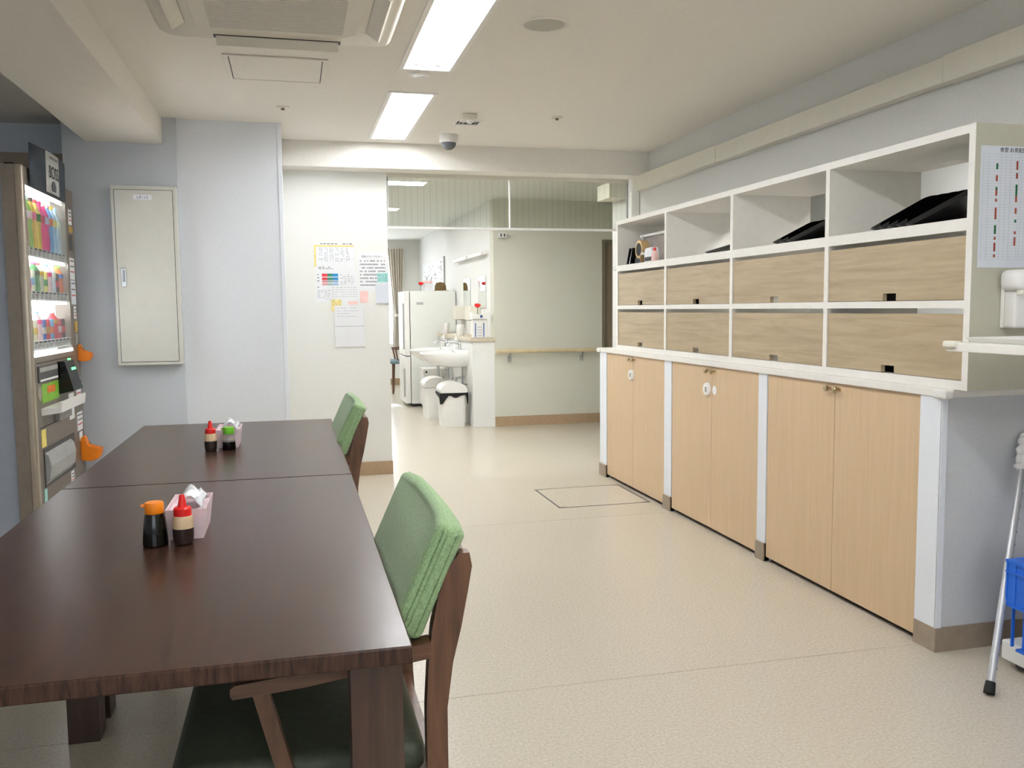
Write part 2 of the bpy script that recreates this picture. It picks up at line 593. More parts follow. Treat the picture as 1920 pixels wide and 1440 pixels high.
# ------------------------------------------------------------------ ceiling fittings
def light_fixture(rect, z, lamp, label, along_y=True, group=None):
    x0, x1, y0, y1 = rect
    t = thing('ceiling_light', label, 'ceiling light', ((x0 + x1) / 2, (y0 + y1) / 2, z), group)
    bm = bmesh.new()                       # reflector trough, open below
    i = 0.035
    lo = [(x0, y0, z), (x1, y0, z), (x1, y1, z), (x0, y1, z)]
    hi = [(x0 + i, y0 + i, z + 0.07), (x1 - i, y0 + i, z + 0.07), (x1 - i, y1 - i, z + 0.07), (x0 + i, y1 - i, z + 0.07)]
    a = [bm.verts.new(p) for p in lo]
    b = [bm.verts.new(p) for p in hi]
    for k in range(4):
        bm.faces.new((a[k], a[(k + 1) % 4], b[(k + 1) % 4], b[k]))
    bm.faces.new(b)
    part('reflector', bm, 'white_plastic', t)
    f = bmesh.new()
    e = 0.022
    for q in ((x0 - e, x0, y0 - e, y1 + e), (x1, x1 + e, y0 - e, y1 + e), (x0, x1, y0 - e, y0), (x0, x1, y1, y1 + e)):
        box(f, *q, z - 0.006, z)
    part('trim_frame', f, 'white_plastic', t)
    for k in (-1, 1):
        if along_y:
            cx = (x0 + x1) / 2 + k * 0.048
            pts = [(cx, y0 + 0.045, z + 0.026), (cx, y1 - 0.045, z + 0.026)]
            soc = [(cx - 0.014, cx + 0.014, yy, yy + 0.022, z + 0.006, z + 0.05) for yy in (y0 + 0.022, y1 - 0.044)]
        else:
            cy = (y0 + y1) / 2 + k * 0.048
            pts = [(x0 + 0.045, cy, z + 0.026), (x1 - 0.045, cy, z + 0.026)]
            soc = [(xx, xx + 0.022, cy - 0.014, cy + 0.014, z + 0.006, z + 0.05) for xx in (x0 + 0.022, x1 - 0.044)]
        part('fluorescent_tube', tube(bmesh.new(), pts, 0.0155, 10), lamp, t, smooth=True)
        for s in soc:
            part('lamp_socket', B(*s, bev=0.004), 'white_plastic', t)
    return t


LL = ['recessed twin-tube ceiling light by the beam over the opening',
      'recessed twin-tube ceiling light beside the air conditioner',
      'recessed twin-tube ceiling light over the orange-capped bottle\'s table',
      'recessed twin-tube ceiling light between table end and rear window',
      'recessed twin-tube ceiling light beside the rear window']
for rct, lb in zip(FIX, LL):
    light_fixture(rct, ZC, 'tube_lamp', lb, True, 'twin-tube ceiling lights in a row')
light_fixture(SIDEFIX, ZC, 'tube_lamp_far', 'recessed twin-tube ceiling light in the pantry behind the shelf unit', True)
LF = ['recessed ceiling light seen through the upper part of the glass screen',
      'recessed ceiling light seen through the lower part of the glass screen',
      'recessed ceiling light by the curtained window',
      'added unseen ceiling light behind the beam, brightening the corridor']
for rct, lb in zip(FARFIX, LF):
    light_fixture(rct, ZF, 'tube_lamp_far', lb, False, 'ceiling lights of the wash area')

# air conditioner cassette
X0, X1, Y0, Y1, ZA = -0.475, 0.425, 2.96, 3.86, 2.300
ac = thing('air_conditioner', 'square ceiling cassette air conditioner with open louvres', 'air conditioner', (-0.02, 3.41, ZA))
bm = bmesh.new()
rad = 0.06


def rrect(x0, x1, y0, y1, r, z, n=5):
    pts = []
    for cx, cy, a0 in ((x1 - r, y1 - r, 0), (x0 + r, y1 - r, 90), (x0 + r, y0 + r, 180), (x1 - r, y0 + r, 270)):
        for k in range(n):
            t = math.radians(a0 + 90 * k / (n - 1))
            pts.append((cx + r * math.cos(t), cy + r * math.sin(t), z))
    return pts


loft(bm, [rrect(X0 - 0.02, X1 + 0.02, Y0 - 0.02, Y1 + 0.02, rad, ZC), rrect(X0, X1, Y0, Y1, rad, ZA + 0.01), rrect(X0 + 0.015, X1 - 0.015, Y0 + 0.015, Y1 - 0.015, rad, ZA)])
fp = part('fascia', bm, 'ac_white', ac, smooth=True)
cxa, cya = (X0 + X1) / 2, (Y0 + Y1) / 2
g = bmesh.new()
gw = 0.305
oct_ = [(cxa - gw, cya - gw + 0.05), (cxa - gw + 0.05, cya - gw), (cxa + gw - 0.05, cya - gw), (cxa + gw, cya - gw + 0.05),
        (cxa + gw, cya + gw - 0.05), (cxa + gw - 0.05, cya + gw), (cxa - gw + 0.05, cya + gw), (cxa - gw, cya + gw - 0.05)]
prism(g, oct_, 'Z', ZA - 0.008, ZA)
gr = part('intake_grille', g, 'ac_white', ac)
for k in range(24):
    y = cya - 0.252 + k * 0.022
    part('grille_slat', B(cxa - 0.25, cxa + 0.25, y, y + 0.012, ZA - 0.0105, ZA - 0.008), 'grille_pale', gr)
for sx, sy in ((1, 0), (-1, 0), (0, 1), (0, -1)):
    L = 0.24
    if sx:
        c = cxa + sx * 0.372
        part('outlet', B(c - 0.03, c + 0.03, cya - L - 0.01, cya + L + 0.01, ZA - 0.0015, ZA), 'cap_dark', ac)
        part('louvre', prism(bmesh.new(), [(c - sx * 0.030, ZA - 0.003), (c - sx * 0.022, ZA - 0.002), (c + sx * 0.024, ZA - 0.030), (c + sx * 0.016, ZA - 0.035)], 'Y', cya - L, cya + L), 'ac_white', ac)
    else:
        c = cya + sy * 0.40
        part('outlet', B(cxa - L - 0.01, cxa + L + 0.01, c - 0.02, c + 0.02, ZA - 0.0015, ZA), 'cap_dark', ac)
        part('louvre', prism(bmesh.new(), [(c - sy * 0.012, ZA - 0.002), (c - sy * 0.006, ZA - 0.002), (c + sy * 0.02, ZA - 0.03), (c + sy * 0.012, ZA - 0.034)], 'X', cxa - L, cxa + L), 'ac_white', ac)

# ceiling access hatch
h = thing('ceiling_hatch', 'square ceiling access hatch next to the air conditioner', 'hatch', (-0.04, 4.44, ZC))
part('hatch_panel', B(-0.245, 0.165, 4.245, 4.635, ZC - 0.006, ZC), 'ceiling_paint', h)
for q in ((-0.272, -0.25, 4.22, 4.66), (0.17, 0.192, 4.22, 4.66), (-0.25, 0.17, 4.22, 4.24), (-0.25, 0.17, 4.64, 4.66)):
    part('hatch_frame', B(*q, ZC - 0.008, ZC, bev=0.002), 'ceiling_paint', h)
for q in ((-0.25, -0.245, 4.24, 4.64), (0.165, 0.17, 4.24, 4.64), (-0.245, 0.165, 4.24, 4.245), (-0.245, 0.165, 4.635, 4.64)):
    part('shadow_gap', B(*q, ZC - 0.0015, ZC), 'dark_grey', h)

for x, y, lb in ((-0.02, 5.24, 'small round brass-white sprinkler head in the ceiling above the pier'), (1.58, 5.19, 'small round sprinkler head in the ceiling above the shelf unit')):
    s = thing('sprinkler', lb, 'sprinkler', (x, y, ZC), 'ceiling sprinklers')
    part('rose', lathe(bmesh.new(), [(0.036, ZC), (0.034, ZC - 0.006), (0.016, ZC - 0.009)], (x, y, 0), 24), 'cream_plastic', s, True)
    part('nozzle', lathe(bmesh.new(), [(0.010, ZC - 0.009), (0.009, ZC - 0.014), (0.010, ZC - 0.016), (0.010, ZC - 0.018)], (x, y, 0), 14), 'door_frame', s, True)
s = thing('ceiling_speaker', 'round flush ceiling loudspeaker with pale grey grille', 'speaker', (1.024, 3.53, ZC))
part('rim', lathe(bmesh.new(), [(0.100, ZC), (0.098, ZC - 0.005), (0.088, ZC - 0.008), (0.084, ZC - 0.004)], (1.024, 3.53, 0), 40, cap=False), 'ceiling_paint', s, True)
part('grille', lathe(bmesh.new(), [(0.086, ZC), (0.085, ZC - 0.004), (0.05, ZC - 0.007), (0.001, ZC - 0.008)], (1.024, 3.53, 0), 40), 'grille_grey', s, True)
s = thing('downlight', 'small round emergency downlight between the two tube lights', 'downlight', (0.633, 4.40, ZC))
part('rim', lathe(bmesh.new(), [(0.055, ZC), (0.052, ZC - 0.006), (0.036, ZC - 0.008), (0.030, ZC - 0.002)], (0.633, 4.40, 0), 32, cap=False), 'white_plastic', s, True)
part('lens', lathe(bmesh.new(), [(0.031, ZC), (0.031, ZC - 0.004), (0.018, ZC - 0.008), (0.001, ZC - 0.009)], (0.633, 4.40, 0), 20), 'chrome', s, True)
s = thing('heat_detector', 'white box-shaped detector on the ceiling next to the small vent', 'detector', (1.044, 5.23, ZC))
part('base', B(1.00, 1.09, 5.19, 5.29, ZC - 0.035, ZC, bev=0.006), 'cream_plastic', s)
part('sensor', lathe(bmesh.new(), [(0.024, ZC - 0.035), (0.022, ZC - 0.042), (0.012, ZC - 0.05), (0.012, ZC - 0.054)], (1.05, 5.22, 0), 16), 'white_plastic', s, True)
s = thing('ceiling_vent', 'small rectangular ceiling vent with dark slots', 'vent', (1.08, 5.44, ZC))
f = bmesh.new()
for q in ((1.0, 1.16, 5.375, 5.39), (1.0, 1.16, 5.49, 5.505), (1.0, 1.012, 5.39, 5.49), (1.148, 1.16, 5.39, 5.49)):
    box(f, *q, ZC - 0.006, ZC)
part('frame', f, 'white_plastic', s)
part('duct_opening', B(1.012, 1.148, 5.39, 5.49, ZC - 0.001, ZC), 'black_matte', s)
for k in range(5):
    part('slat', bar(bmesh.new(), (1.030 + k * 0.025, 5.39, ZC - 0.004), (1.030 + k * 0.025, 5.49, ZC - 0.004), 0.006, 0.005), 'grey_plastic', s)
s = thing('dome_camera', 'white dome security camera with smoked dome under the ceiling', 'camera', (1.035, 5.86, ZC))
part('housing', lathe(bmesh.new(), [(0.062, ZC), (0.062, ZC - 0.04), (0.058, ZC - 0.05), (0.050, ZC - 0.052)], (1.035, 5.86, 0), 32), 'white_plastic', s, True)
part('dome', lathe(bmesh.new(), [(0.049 * math.cos(a), ZC - 0.052 - 0.046 * math.sin(a)) for a in [math.radians(i * 15) for i in range(6)]] + [(0.002, ZC - 0.098)], (1.035, 5.86, 0), 24), 'dome_dark', s, True)

# ------------------------------------------------------------------ low cabinets, posts, worktop
XF = 2.13
ZD0, ZD1, ZW0, ZW1 = 0.022, 0.884, 0.886, 0.914
units = [(4.83, 5.825, 5.335, 'far'), (3.74, 4.73, 4.227, 'mid'), (2.626, 3.664, 3.141, 'near')]
posts = [(2.523, 2.626), (3.664, 3.74), (4.73, 4.83), (5.825, 5.96)]
for i, (a, b) in enumerate(posts):
    e = 0.0005
    p = struct('wall_post', B(XF - 0.004, 2.589, a + e, b - e, 0, ZW0 - 0.001), 'post_white' if i else 'counter_paper')
    bb = bmesh.new()
    if i == 0:
        box(bb, XF - 0.012, 2.589, a - 0.008, b - e, 0, 0.085)
        part('corner_facing', B(XF - 0.010, XF - 0.002, a - 0.002, b - e, 0.085, ZW0 - 0.001), 'post_white', p)
        part('corner_trim', B(XF - 0.010, XF + 0.012, a - 0.006, a, 0.085, ZW0 - 0.001), 'post_white', p)
    else:
        box(bb, XF - 0.012, XF + 0.02, a + e, b - e, 0, 0.085)
    part('baseboard_strip', bb, 'baseboard_grey', p)
ulabel = {'far': 'low wooden cabinet with white child lock, closest to the corridor',
          'mid': 'middle low wooden cabinet with white lock and round sticker',
          'near': 'low wooden cabinet without locks, at the wallpapered counter end'}
for a, b, mid, k in units:
    c = thing('base_cabinet', ulabel[k], 'cabinet', (2.36, (a + b) / 2, 0), 'low cabinets under the worktop')
    bm = bmesh.new()
    box(bm, XF + 0.022, 2.585, a + 0.003, a + 0.02, 0.03, ZW0 - 0.002)
    box(bm, XF + 0.022, 2.585, b - 0.02, b - 0.003, 0.03, ZW0 - 0.002)
    box(bm, XF + 0.022, 2.585, a + 0.02, b - 0.02, 0.03, 0.05)
    box(bm, XF + 0.022, 2.585, a + 0.02, b - 0.02, ZW0 - 0.02, ZW0 - 0.002)
    box(bm, 2.57, 2.585, a + 0.02, b - 0.02, 0.05, ZW0 - 0.02)
    part('carcass', bm, 'white_laminate', c)
    part('plinth', B(XF + 0.03, 2.58, a + 0.003, b - 0.003, 0, 0.03), 'black_matte', c)
    for y0, y1, ky in ((a + 0.004, mid - 0.0015, mid - 0.031), (mid + 0.0015, b - 0.004, mid + 0.031)):
        dd = part('door', B(XF, XF + 0.020, y0, y1, ZD0, ZD1, bev=0.0012, seg=1), 'door_wood', c)
        part('knob', lathe(bmesh.new(), [(0.008, XF), (0.006, XF - 0.008), (0.007, XF - 0.014), (0.0125, XF - 0.017), (0.0125, XF - 0.028), (0.010, XF - 0.031), (0.001, XF - 0.032)], (0, ky, 0.862), 16, 'X'), 'nickel', dd, True)
        if k == 'mid' and y0 < mid - 0.1:
            part('round_sticker', lathe(bmesh.new(), [(0.024, XF), (0.024, XF - 0.0012)], (0, mid - 0.032, 0.762), 24, 'X'), 'white_plastic', dd, label='white round sticker')
    if k != 'near':
        yl = mid + 0.018 if k == 'far' else mid + 0.045
        l = part('child_lock', lathe(bmesh.new(), [(0.036, XF), (0.036, XF - 0.008), (0.030, XF - 0.016), (0.001, XF - 0.018)], (0, yl, 0.762), 24, 'X'), 'white_plastic', c, True, label='white plastic child lock')
        part('lock_button', B(XF - 0.022, XF - 0.016, yl - 0.016, yl - 0.006, 0.748, 0.776, bev=0.002), 'grey_plastic', l)

wt = thing('worktop', 'long white worktop over the low wooden cabinets', 'worktop', (2.36, 4.2, ZW0))
part('board', B(2.116, 2.589, 2.502, 5.975, ZW0, ZW1, bev=0.003), 'white_laminate', wt)
for y in (2.502, 5.975):
    s = 1 if y < 3 else -1
    part('corner_guard', B(2.106, 2.150, min(y - s * 0.008, y + s * 0.055), max(y - s * 0.008, y + s * 0.055), ZW0 - 0.004, ZW1 - 0.0005, bev=0.009, seg=4), 'white_plastic', wt, True)

# ------------------------------------------------------------------ shelf unit on the worktop
XS, XB = 2.150, 2.585
T = 0.027
sh = thing('shelf_unit', 'white open shelf unit with two rows of wood-look flaps on the worktop', 'shelf unit', (2.37, 4.07, ZW1))
ypan = [2.442, 3.238, 4.056, 4.868, 5.669]      # near faces of the upright panels
for i, y in enumerate(ypan):
    part('side_panel' if i in (0, 4) else 'divider', B(XS, XB, y, y + T, ZW1, 1.7815 if i in (0, 4) else 1.7535), 'white_laminate' if i else 'shelf_end', sh)
part('top_board', B(XS, XB, 2.442 + T, 5.669, 1.7535, 1.7815), 'white_laminate', sh)
part('side_facing', B(XS - 0.0015, XS, 2.442, 2.442 + T, ZW1, 1.7815), 'white_laminate', sh)
ZS = [(ZW1 + 0.0005, 0.945), (1.187, 1.213), (1.441, 1.481)]
for i in range(4):
    a, b = ypan[i] + T, ypan[i + 1]
    for z0, z1 in ZS:
        part('shelf_board', B(XS, XB, a, b, z0, z1), 'white_laminate', sh)
    for z0, z1 in ((1.215, 1.424), (0.947, 1.167)):
        c = (a + b) / 2
        w = 0.037
        poly = [(a + 0.003, z0), (c - w, z0), (c - w, z0 + 0.027), (c + w, z0 + 0.027), (c + w, z0), (b - 0.003, z0), (b - 0.003, z1), (a + 0.003, z1)]
        part('flap', prism(bmesh.new(), poly, 'X', XS + 0.005, XS + 0.022), 'flap_wood', sh)
        # dark block behind the flap's near upper corner
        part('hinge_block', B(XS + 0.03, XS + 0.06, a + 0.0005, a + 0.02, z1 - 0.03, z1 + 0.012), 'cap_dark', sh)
part('hook', tube(bmesh.new(), [(XS, 5.69, 1.455), (XS - 0.014, 5.70, 1.452), (XS - 0.018, 5.70, 1.466), (XS - 0.012, 5.70, 1.474)], 0.004, 8), 'white_plastic', sh, True)


for (bay, row, lb) in ((0, 0, 'added black box darkening the upper flap notch beside the paper chart'), (0, 1, 'added black box darkening the lower flap notch beside the paper chart'),
                       (2, 0, 'added black box darkening the upper flap notch, third bay from paper chart'), (3, 0, 'added black box darkening the upper flap notch under the tape dispenser')):
    a, b = ypan[bay] + T, ypan[bay + 1]
    z0 = (1.2135, 0.9455)[row]
    c = (a + b) / 2
    t = thing('notch_darkener', lb, 'box', (2.26, c, z0), 'black boxes added to darken the flap notches')  # black box added behind the flap so its finger notch shows dark
    part('body', B(2.20, 2.40, c - 0.17, c + 0.17, z0, z0 + 0.10, bev=0.004), 'black_matte', t)
    part('lid', B(2.195, 2.405, c - 0.175, c + 0.175, z0 + 0.1003, z0 + 0.115, bev=0.004), 'black_matte', t)

# ------------------------------------------------------------------ black trays leaning in the shelf
def tray_mesh():
    bm = bmesh.new()
    L, W, H = 0.36, 0.30, 0.0115
    loft(bm, [rrect(-L / 2 + 0.02, L / 2 - 0.02, -W / 2 + 0.02, W / 2 - 0.02, 0.03, 0.003),
              rrect(-L / 2 + 0.016, L / 2 - 0.016, -W / 2 + 0.016, W / 2 - 0.016, 0.03, 0.0),
              rrect(-L / 2 + 0.004, L / 2 - 0.004, -W / 2 + 0.004, W / 2 - 0.004, 0.035, H - 0.002),
              rrect(-L / 2, L / 2, -W / 2, W / 2, 0.037, H),
              rrect(-L / 2 + 0.006, L / 2 - 0.006, -W / 2 + 0.006, W / 2 - 0.006, 0.033, H),
              rrect(-L / 2 + 0.020, L / 2 - 0.020, -W / 2 + 0.020, W / 2 - 0.020, 0.028, 0.003)], cap=True)
    return finish(bm, 'serving_tray', 'black_plastic', True)


TM = tray_mesh()
ZT = 1.4815
tl = {0: 'black plastic tray leaning in the shelf bay next to the paper chart',
      1: 'black plastic tray leaning in the second shelf bay from the paper chart',
      2: 'black plastic tray lying low in the third shelf bay from the paper chart'}
# (bay, tilt, foot positions along the shelf): each tray stands on its far edge and leans on the next
for bay, ang, feet in ((0, 15.0, (3.03, 2.98, 2.93, 2.88, 2.83)), (1, 11.5, (3.75, 3.69, 3.63)), (2, 4.0, (4.455,))):
    for yfoot in feet:
        o = bpy.data.objects.new('serving_tray', TM)
        COL.objects.link(o)
        a = math.radians(ang)
        yc = yfoot - 0.18 * math.cos(a)
        zc = ZT + 0.001 + 0.166 * math.sin(a)
        o.matrix_world = Matrix.Translation((2.33, yc, zc)) @ Matrix.Rotation(-a, 4, 'X') @ Matrix.Rotation(-R90, 4, 'Z')
        tag(o, tl[bay], 'tray', 'black serving trays in the shelf')

# ------------------------------------------------------------------ small things in the far shelf bay
b = thing('storage_box', 'clear plastic storage box with lid at the back of the shelf bay', 'box', (2.38, 5.4, ZT))
part('body', B(2.30, 2.46, 5.19, 5.61, ZT, 1.662, bev=0.01), 'clear_plastic', b)
part('lid', B(2.29, 2.47, 5.18, 5.62, 1.663, 1.682, bev=0.005), 'white_plastic', b)
part('latch', B(2.286, 2.30, 5.55, 5.58, 1.60, 1.675, bev=0.003), 'grey_plastic', b)
b = thing('file_stand', 'black upright two-plate stand in the shelf beside the tape', 'stand', (2.22, 5.56, ZT))
part('base_plate', B(2.18, 2.27, 5.49, 5.60, ZT, ZT + 0.006), 'black_plastic', b)
for y in (5.575, 5.525):
    part('upright_plate', prism(bmesh.new(), [(2.18, ZT + 0.006), (2.265, ZT + 0.006), (2.235, 1.592), (2.20, 1.592)], 'Y', y, y + 0.012), 'black_plastic', b)
b = thing('tape_dispenser', 'black tape dispenser holding a big tan roll of packing tape', 'tape dispenser', (2.23, 5.43, ZT))
part('base', prism(bmesh.new(), [(5.34, ZT), (5.49, ZT), (5.47, 1.53), (5.43, 1.515), (5.37, 1.515), (5.345, 1.53)], 'X', 2.20, 2.26), 'black_plastic', b)
part('tape_roll', lathe(bmesh.new(), [(0.042, 2.205), (0.060, 2.205), (0.060, 2.255), (0.042, 2.255)], (0, 5.43, 1.575), 32, 'X', cap=False), 'tape_tan', b, True)
part('core', lathe(bmesh.new(), [(0.042, 2.203), (0.042, 2.257)], (0, 5.43, 1.575), 32, 'X'), 'black_plastic', b, True)
b = thing('small_bottle', 'small brown bottle with white cap on the shelf beside the tape', 'bottle', (2.20, 5.345, ZT))
part('body', lathe(bmesh.new(), [(0.014, ZT), (0.016, ZT + 0.004), (0.016, ZT + 0.045), (0.011, ZT + 0.052)], (2.19, 5.325, 0), 16), 'hat_brown', b, True)
part('cap', lathe(bmesh.new(), [(0.012, ZT + 0.052), (0.012, ZT + 0.066), (0.010, ZT + 0.068)], (2.19, 5.325, 0), 16), 'white_plastic', b, True)
o = thing('packet', 'white paper packet with grey print lying on the shelf before the box', 'packet', (2.20, 5.24, ZT))
part('bag', prism(bmesh.new(), [(5.175, ZT), (5.295, ZT), (5.30, 1.535), (5.285, 1.57), (5.19, 1.575), (5.17, 1.54)], 'X', 2.19, 2.235), 'paper', o)
part('print_band', B(2.187, 2.19, 5.185, 5.285, 1.49, 1.515), 'cap_dark', o)
o = thing('squeeze_bottle', 'coral pink squeeze bottle at the divider of the shelf bay', 'bottle', (2.19, 5.115, ZT))
part('body', lathe(bmesh.new(), [(0.016, ZT), (0.02, ZT + 0.006), (0.02, ZT + 0.05), (0.010, ZT + 0.066)], (2.185, 5.12, 0), 16), 'pink_note', o, True)
part('cap', lathe(bmesh.new(), [(0.010, ZT + 0.066), (0.007, ZT + 0.085)], (2.185, 5.12, 0), 12), 'red_plastic', o, True)
o = thing('carton', 'small white carton with a heart mark on top of clear tray', 'carton', (2.27, 5.03, ZT))
part('tray', B(2.24, 2.33, 4.93, 5.10, ZT, ZT + 0.05, bev=0.004), 'clear_plastic', o)
c = part('box', B(2.24, 2.32, 4.94, 5.09, ZT + 0.05, ZT + 0.125, bev=0.003), 'paper', o)
part('print_mark', prism(bmesh.new(), [(5.06, ZT + 0.075), (5.075, ZT + 0.095), (5.068, ZT + 0.104), (5.06, ZT + 0.098), (5.052, ZT + 0.104), (5.045, ZT + 0.095)], 'X', 2.2385, 2.24), 'ink_black', c)

# ------------------------------------------------------------------ paper chart on the shelf end panel
YP = 2.4415
ch_ = thing('paper_chart', 'printed table chart with red and green bars taped to shelf end', 'paper', (2.37, YP, 1.32))
px0, px1, pz0, pz1 = 2.170, 2.460, 1.318, 1.710
part('sheet', B(px0, px1, YP - 0.0008, YP, pz0, pz1), 'paper_blue', ch_)
tx0, tx1, tz0, tz1 = px0 + 0.010, px1 - 0.012, pz0 + 0.026, pz1 - 0.026
rows, cols = 36, 12
for k in range(rows + 1):
    z = tz0 + (tz1 - tz0) * k / rows
    part('rule_line', B(tx0, tx1, YP - 0.0011, YP - 0.0008, z - 0.0003, z + 0.0003), 'ink_light', ch_)
for x in (0, 0.08, 0.26, 0.33, 0.40, 0.52, 0.56, 0.62, 0.75, 0.82, 0.90, 1.0):
    x = tx0 + (tx1 - tx0) * x
    part('rule_line', B(x - 0.0003, x + 0.0003, YP - 0.0011, YP - 0.0008, tz0, tz1), 'ink_light', ch_)
H = tz1 - tz0


def chart_bar(x, r0, n, m):
    z1 = tz1 - H * r0 / rows
    part('chart_bar', B(x, x + 0.0075, YP - 0.0013, YP - 0.0011, z1 - H * n / rows, z1), m, ch_)


for r0, n, m in ((3.2, 2, 'forest_print'), (7.2, 2, 'brick_print'), (11.2, 1, 'forest_print'), (12.2, 2, 'brick_print'), (15.2, 1, 'brick_print'), (18.2, 4, 'brick_print'), (24.2, 3, 'forest_print'), (28.2, 1, 'brick_print'), (30.2, 3, 'brick_print'), (34.2, 1, 'brick_print')):
    chart_bar(tx0 + 0.050, r0, n, m)
for r0, n, m in ((2.2, 3, 'brick_print'), (6.2, 2, 'brick_print'), (10.2, 4, 'forest_print'), (14.2, 2, 'brick_print'), (18.2, 2, 'brick_print'), (22.2, 1, 'forest_print'), (26.2, 1, 'brick_print'), (28.2, 3, 'brick_print')):
    chart_bar(tx0 + 0.128, r0, n, m)
for r0, n, m in ((3.2, 3, 'brick_print'), (9.2, 2, 'forest_print'), (13.2, 4, 'brick_print'), (20.2, 2, 'brick_print'), (26.2, 3, 'forest_print')):
    chart_bar(tx0 + 0.206, r0, n, m)
text('chart_title', '食堂 お茶配膳', 0.017, (px0 + 0.072, YP - 0.0010, pz1 - 0.0185), FACE_Y, 'ink_black', ch_)

# ------------------------------------------------------------------ wall desk with tray and appliance
XD, YD, ZDK = 1.905, 2.255, 1.086
dk = thing('wall_desk', 'white board desk with cream corner guard mounted on the wall', 'desk', (2.25, 1.7, ZDK - 0.024))
part('board', B(XD, 2.589, 1.05, YD, ZDK - 0.026, ZDK, bev=0.002), 'white_laminate', dk)
part('corner_guard', B(XD - 0.010, XD + 0.022, YD - 0.045, YD + 0.008, ZDK - 0.016, ZDK + 0.005, bev=0.007, seg=4), 'cream_plastic', dk, True)
for y in (1.25, 2.0):
    part('wall_bracket', prism(bmesh.new(), [(2.589, ZDK - 0.026), (2.2, ZDK - 0.026), (2.2, ZDK - 0.045), (2.57, ZDK - 0.30), (2.589, ZDK - 0.30)], 'Y', y, y + 0.02), 'white_laminate', dk)
s = thing('flat_tray', 'shallow white tray lying on the white wall desk', 'tray', (2.25, 2.0, ZDK))
bm = bmesh.new()
loft(bm, [rrect(1.965, 2.40, 1.80, 2.235, 0.02, ZDK + 0.0005), rrect(1.95, 2.415, 1.785, 2.245, 0.02, ZDK + 0.014), rrect(1.955, 2.41, 1.79, 2.24, 0.02, ZDK + 0.015), rrect(1.975, 2.39, 1.81, 2.225, 0.02, ZDK + 0.006)])
part('dish', bm, 'white_plastic', s)
s = thing('wall_dispenser', 'white rounded dispenser mounted on the shelf end below the chart', 'dispenser', (2.34, 2.39, 1.12))
part('back_plate', B(2.265, 2.42, 2.425, 2.4415, 1.12, 1.30, bev=0.004), 'white_plastic', s)
part('column', B(2.262, 2.425, 2.375, 2.425, 1.12, 1.245, bev=0.010, seg=3), 'white_plastic', s, True)
part('head', B(2.238, 2.45, 2.335, 2.425, 1.242, 1.309, bev=0.022, seg=4), 'white_plastic', s, True)
part('nozzle', lathe(bmesh.new(), [(0.011, 1.244), (0.011, 1.232), (0.009, 1.228)], (2.265, 2.36, 0), 16), 'cream_plastic', s, True)

# ------------------------------------------------------------------ walking stick, crate and dolly at the counter end
ws = thing('walking_stick', 'grey metal walking stick with black tip and fluffy white grip cover', 'walking stick', (2.035, 2.18, 0))
F0, F1 = Vector((2.035, 2.180, 0.0)), Vector((2.432, 2.484, 0.722))
DV = (F1 - F0).normalized()
st = part('shaft', tube(bmesh.new(), [F0 + DV * 0.012, F1], 0.0115, 16), 'alloy', ws, True)
part('rubber_tip', tube(bmesh.new(), [F0 + DV * 0.010, F0 + DV * 0.022, F0 + DV * 0.046], 0.016, 16, [0.0165, 0.0165, 0.0145]), 'black_matte', ws, True)
side = Vector((0.78, -0.60, -0.10)).normalized()
side = (side - DV * side.dot(DV)).normalized()
for k in range(15):
    p = F0 + DV * (0.09 + 0.046 * k) + side * 0.0100
    part('adjust_hole', tube(bmesh.new(), [p, p + side * 0.0022], 0.0036, 8), 'black_matte', st)
bm = bmesh.new()
rings = []
for j in range(14):
    c = F0 + DV * (0.775 + 0.011 * j)
    r = 0.012 if j == 0 else (0.004 if j == 13 else 0.0225 + 0.004 * math.sin(j * 2.1))
    u = DV.cross(Vector((0, 0, 1))).normalized()
    v = u.cross(DV)
    rings.append([c + u * ((r + (random.uniform(-0.003, 0.003) if j not in (0, 13) else 0)) * math.cos(2 * math.pi * i / 18)) + v * ((r + (random.uniform(-0.003, 0.003) if j not in (0, 13) else 0)) * math.sin(2 * math.pi * i / 18)) for i in range(18)])
loft(bm, rings)
part('fluffy_cover', bm, 'fluff', ws, True, label='white fluffy cover')

dl = thing('dolly', 'low white platform under the blue crate at the counter end', 'dolly', (2.4, 2.17, 0))
part('platform', B(2.245, 2.56, 1.98, 2.36, 0.030, 0.095, bev=0.006), 'white_plastic', dl)
for x, y in ((2.29, 2.02), (2.52, 2.02), (2.29, 2.32), (2.52, 2.32)):
    part('caster', lathe(bmesh.new(), [(0.0155, -0.009), (0.0155, 0.009)], (x, y, 0.0155), 12, 'X'), 'dark_grey', dl, True)
cr = thing('crate', 'blue ribbed plastic crate with wide rim at the counter end', 'crate', (2.41, 2.13, 0.096))
cx0, cx1, cy0, cy1 = 2.215, 2.53, 2.00, 2.245
bm = bmesh.new()
tk = 0.006
Z0, Z1 = 0.0955, 0.392
box(bm, cx0, cx1, cy0, cy1, Z0, Z0 + 0.008)
for q in ((cx0, cx0 + tk, cy0, cy1), (cx1 - tk, cx1, cy0, cy1), (cx0 + tk, cx1 - tk, cy0, cy0 + tk), (cx0 + tk, cx1 - tk, cy1 - tk, cy1)):
    box(bm, *q, Z0 + 0.008, Z1)
part('body', bm, 'crate_blue', cr)
e = 0.038
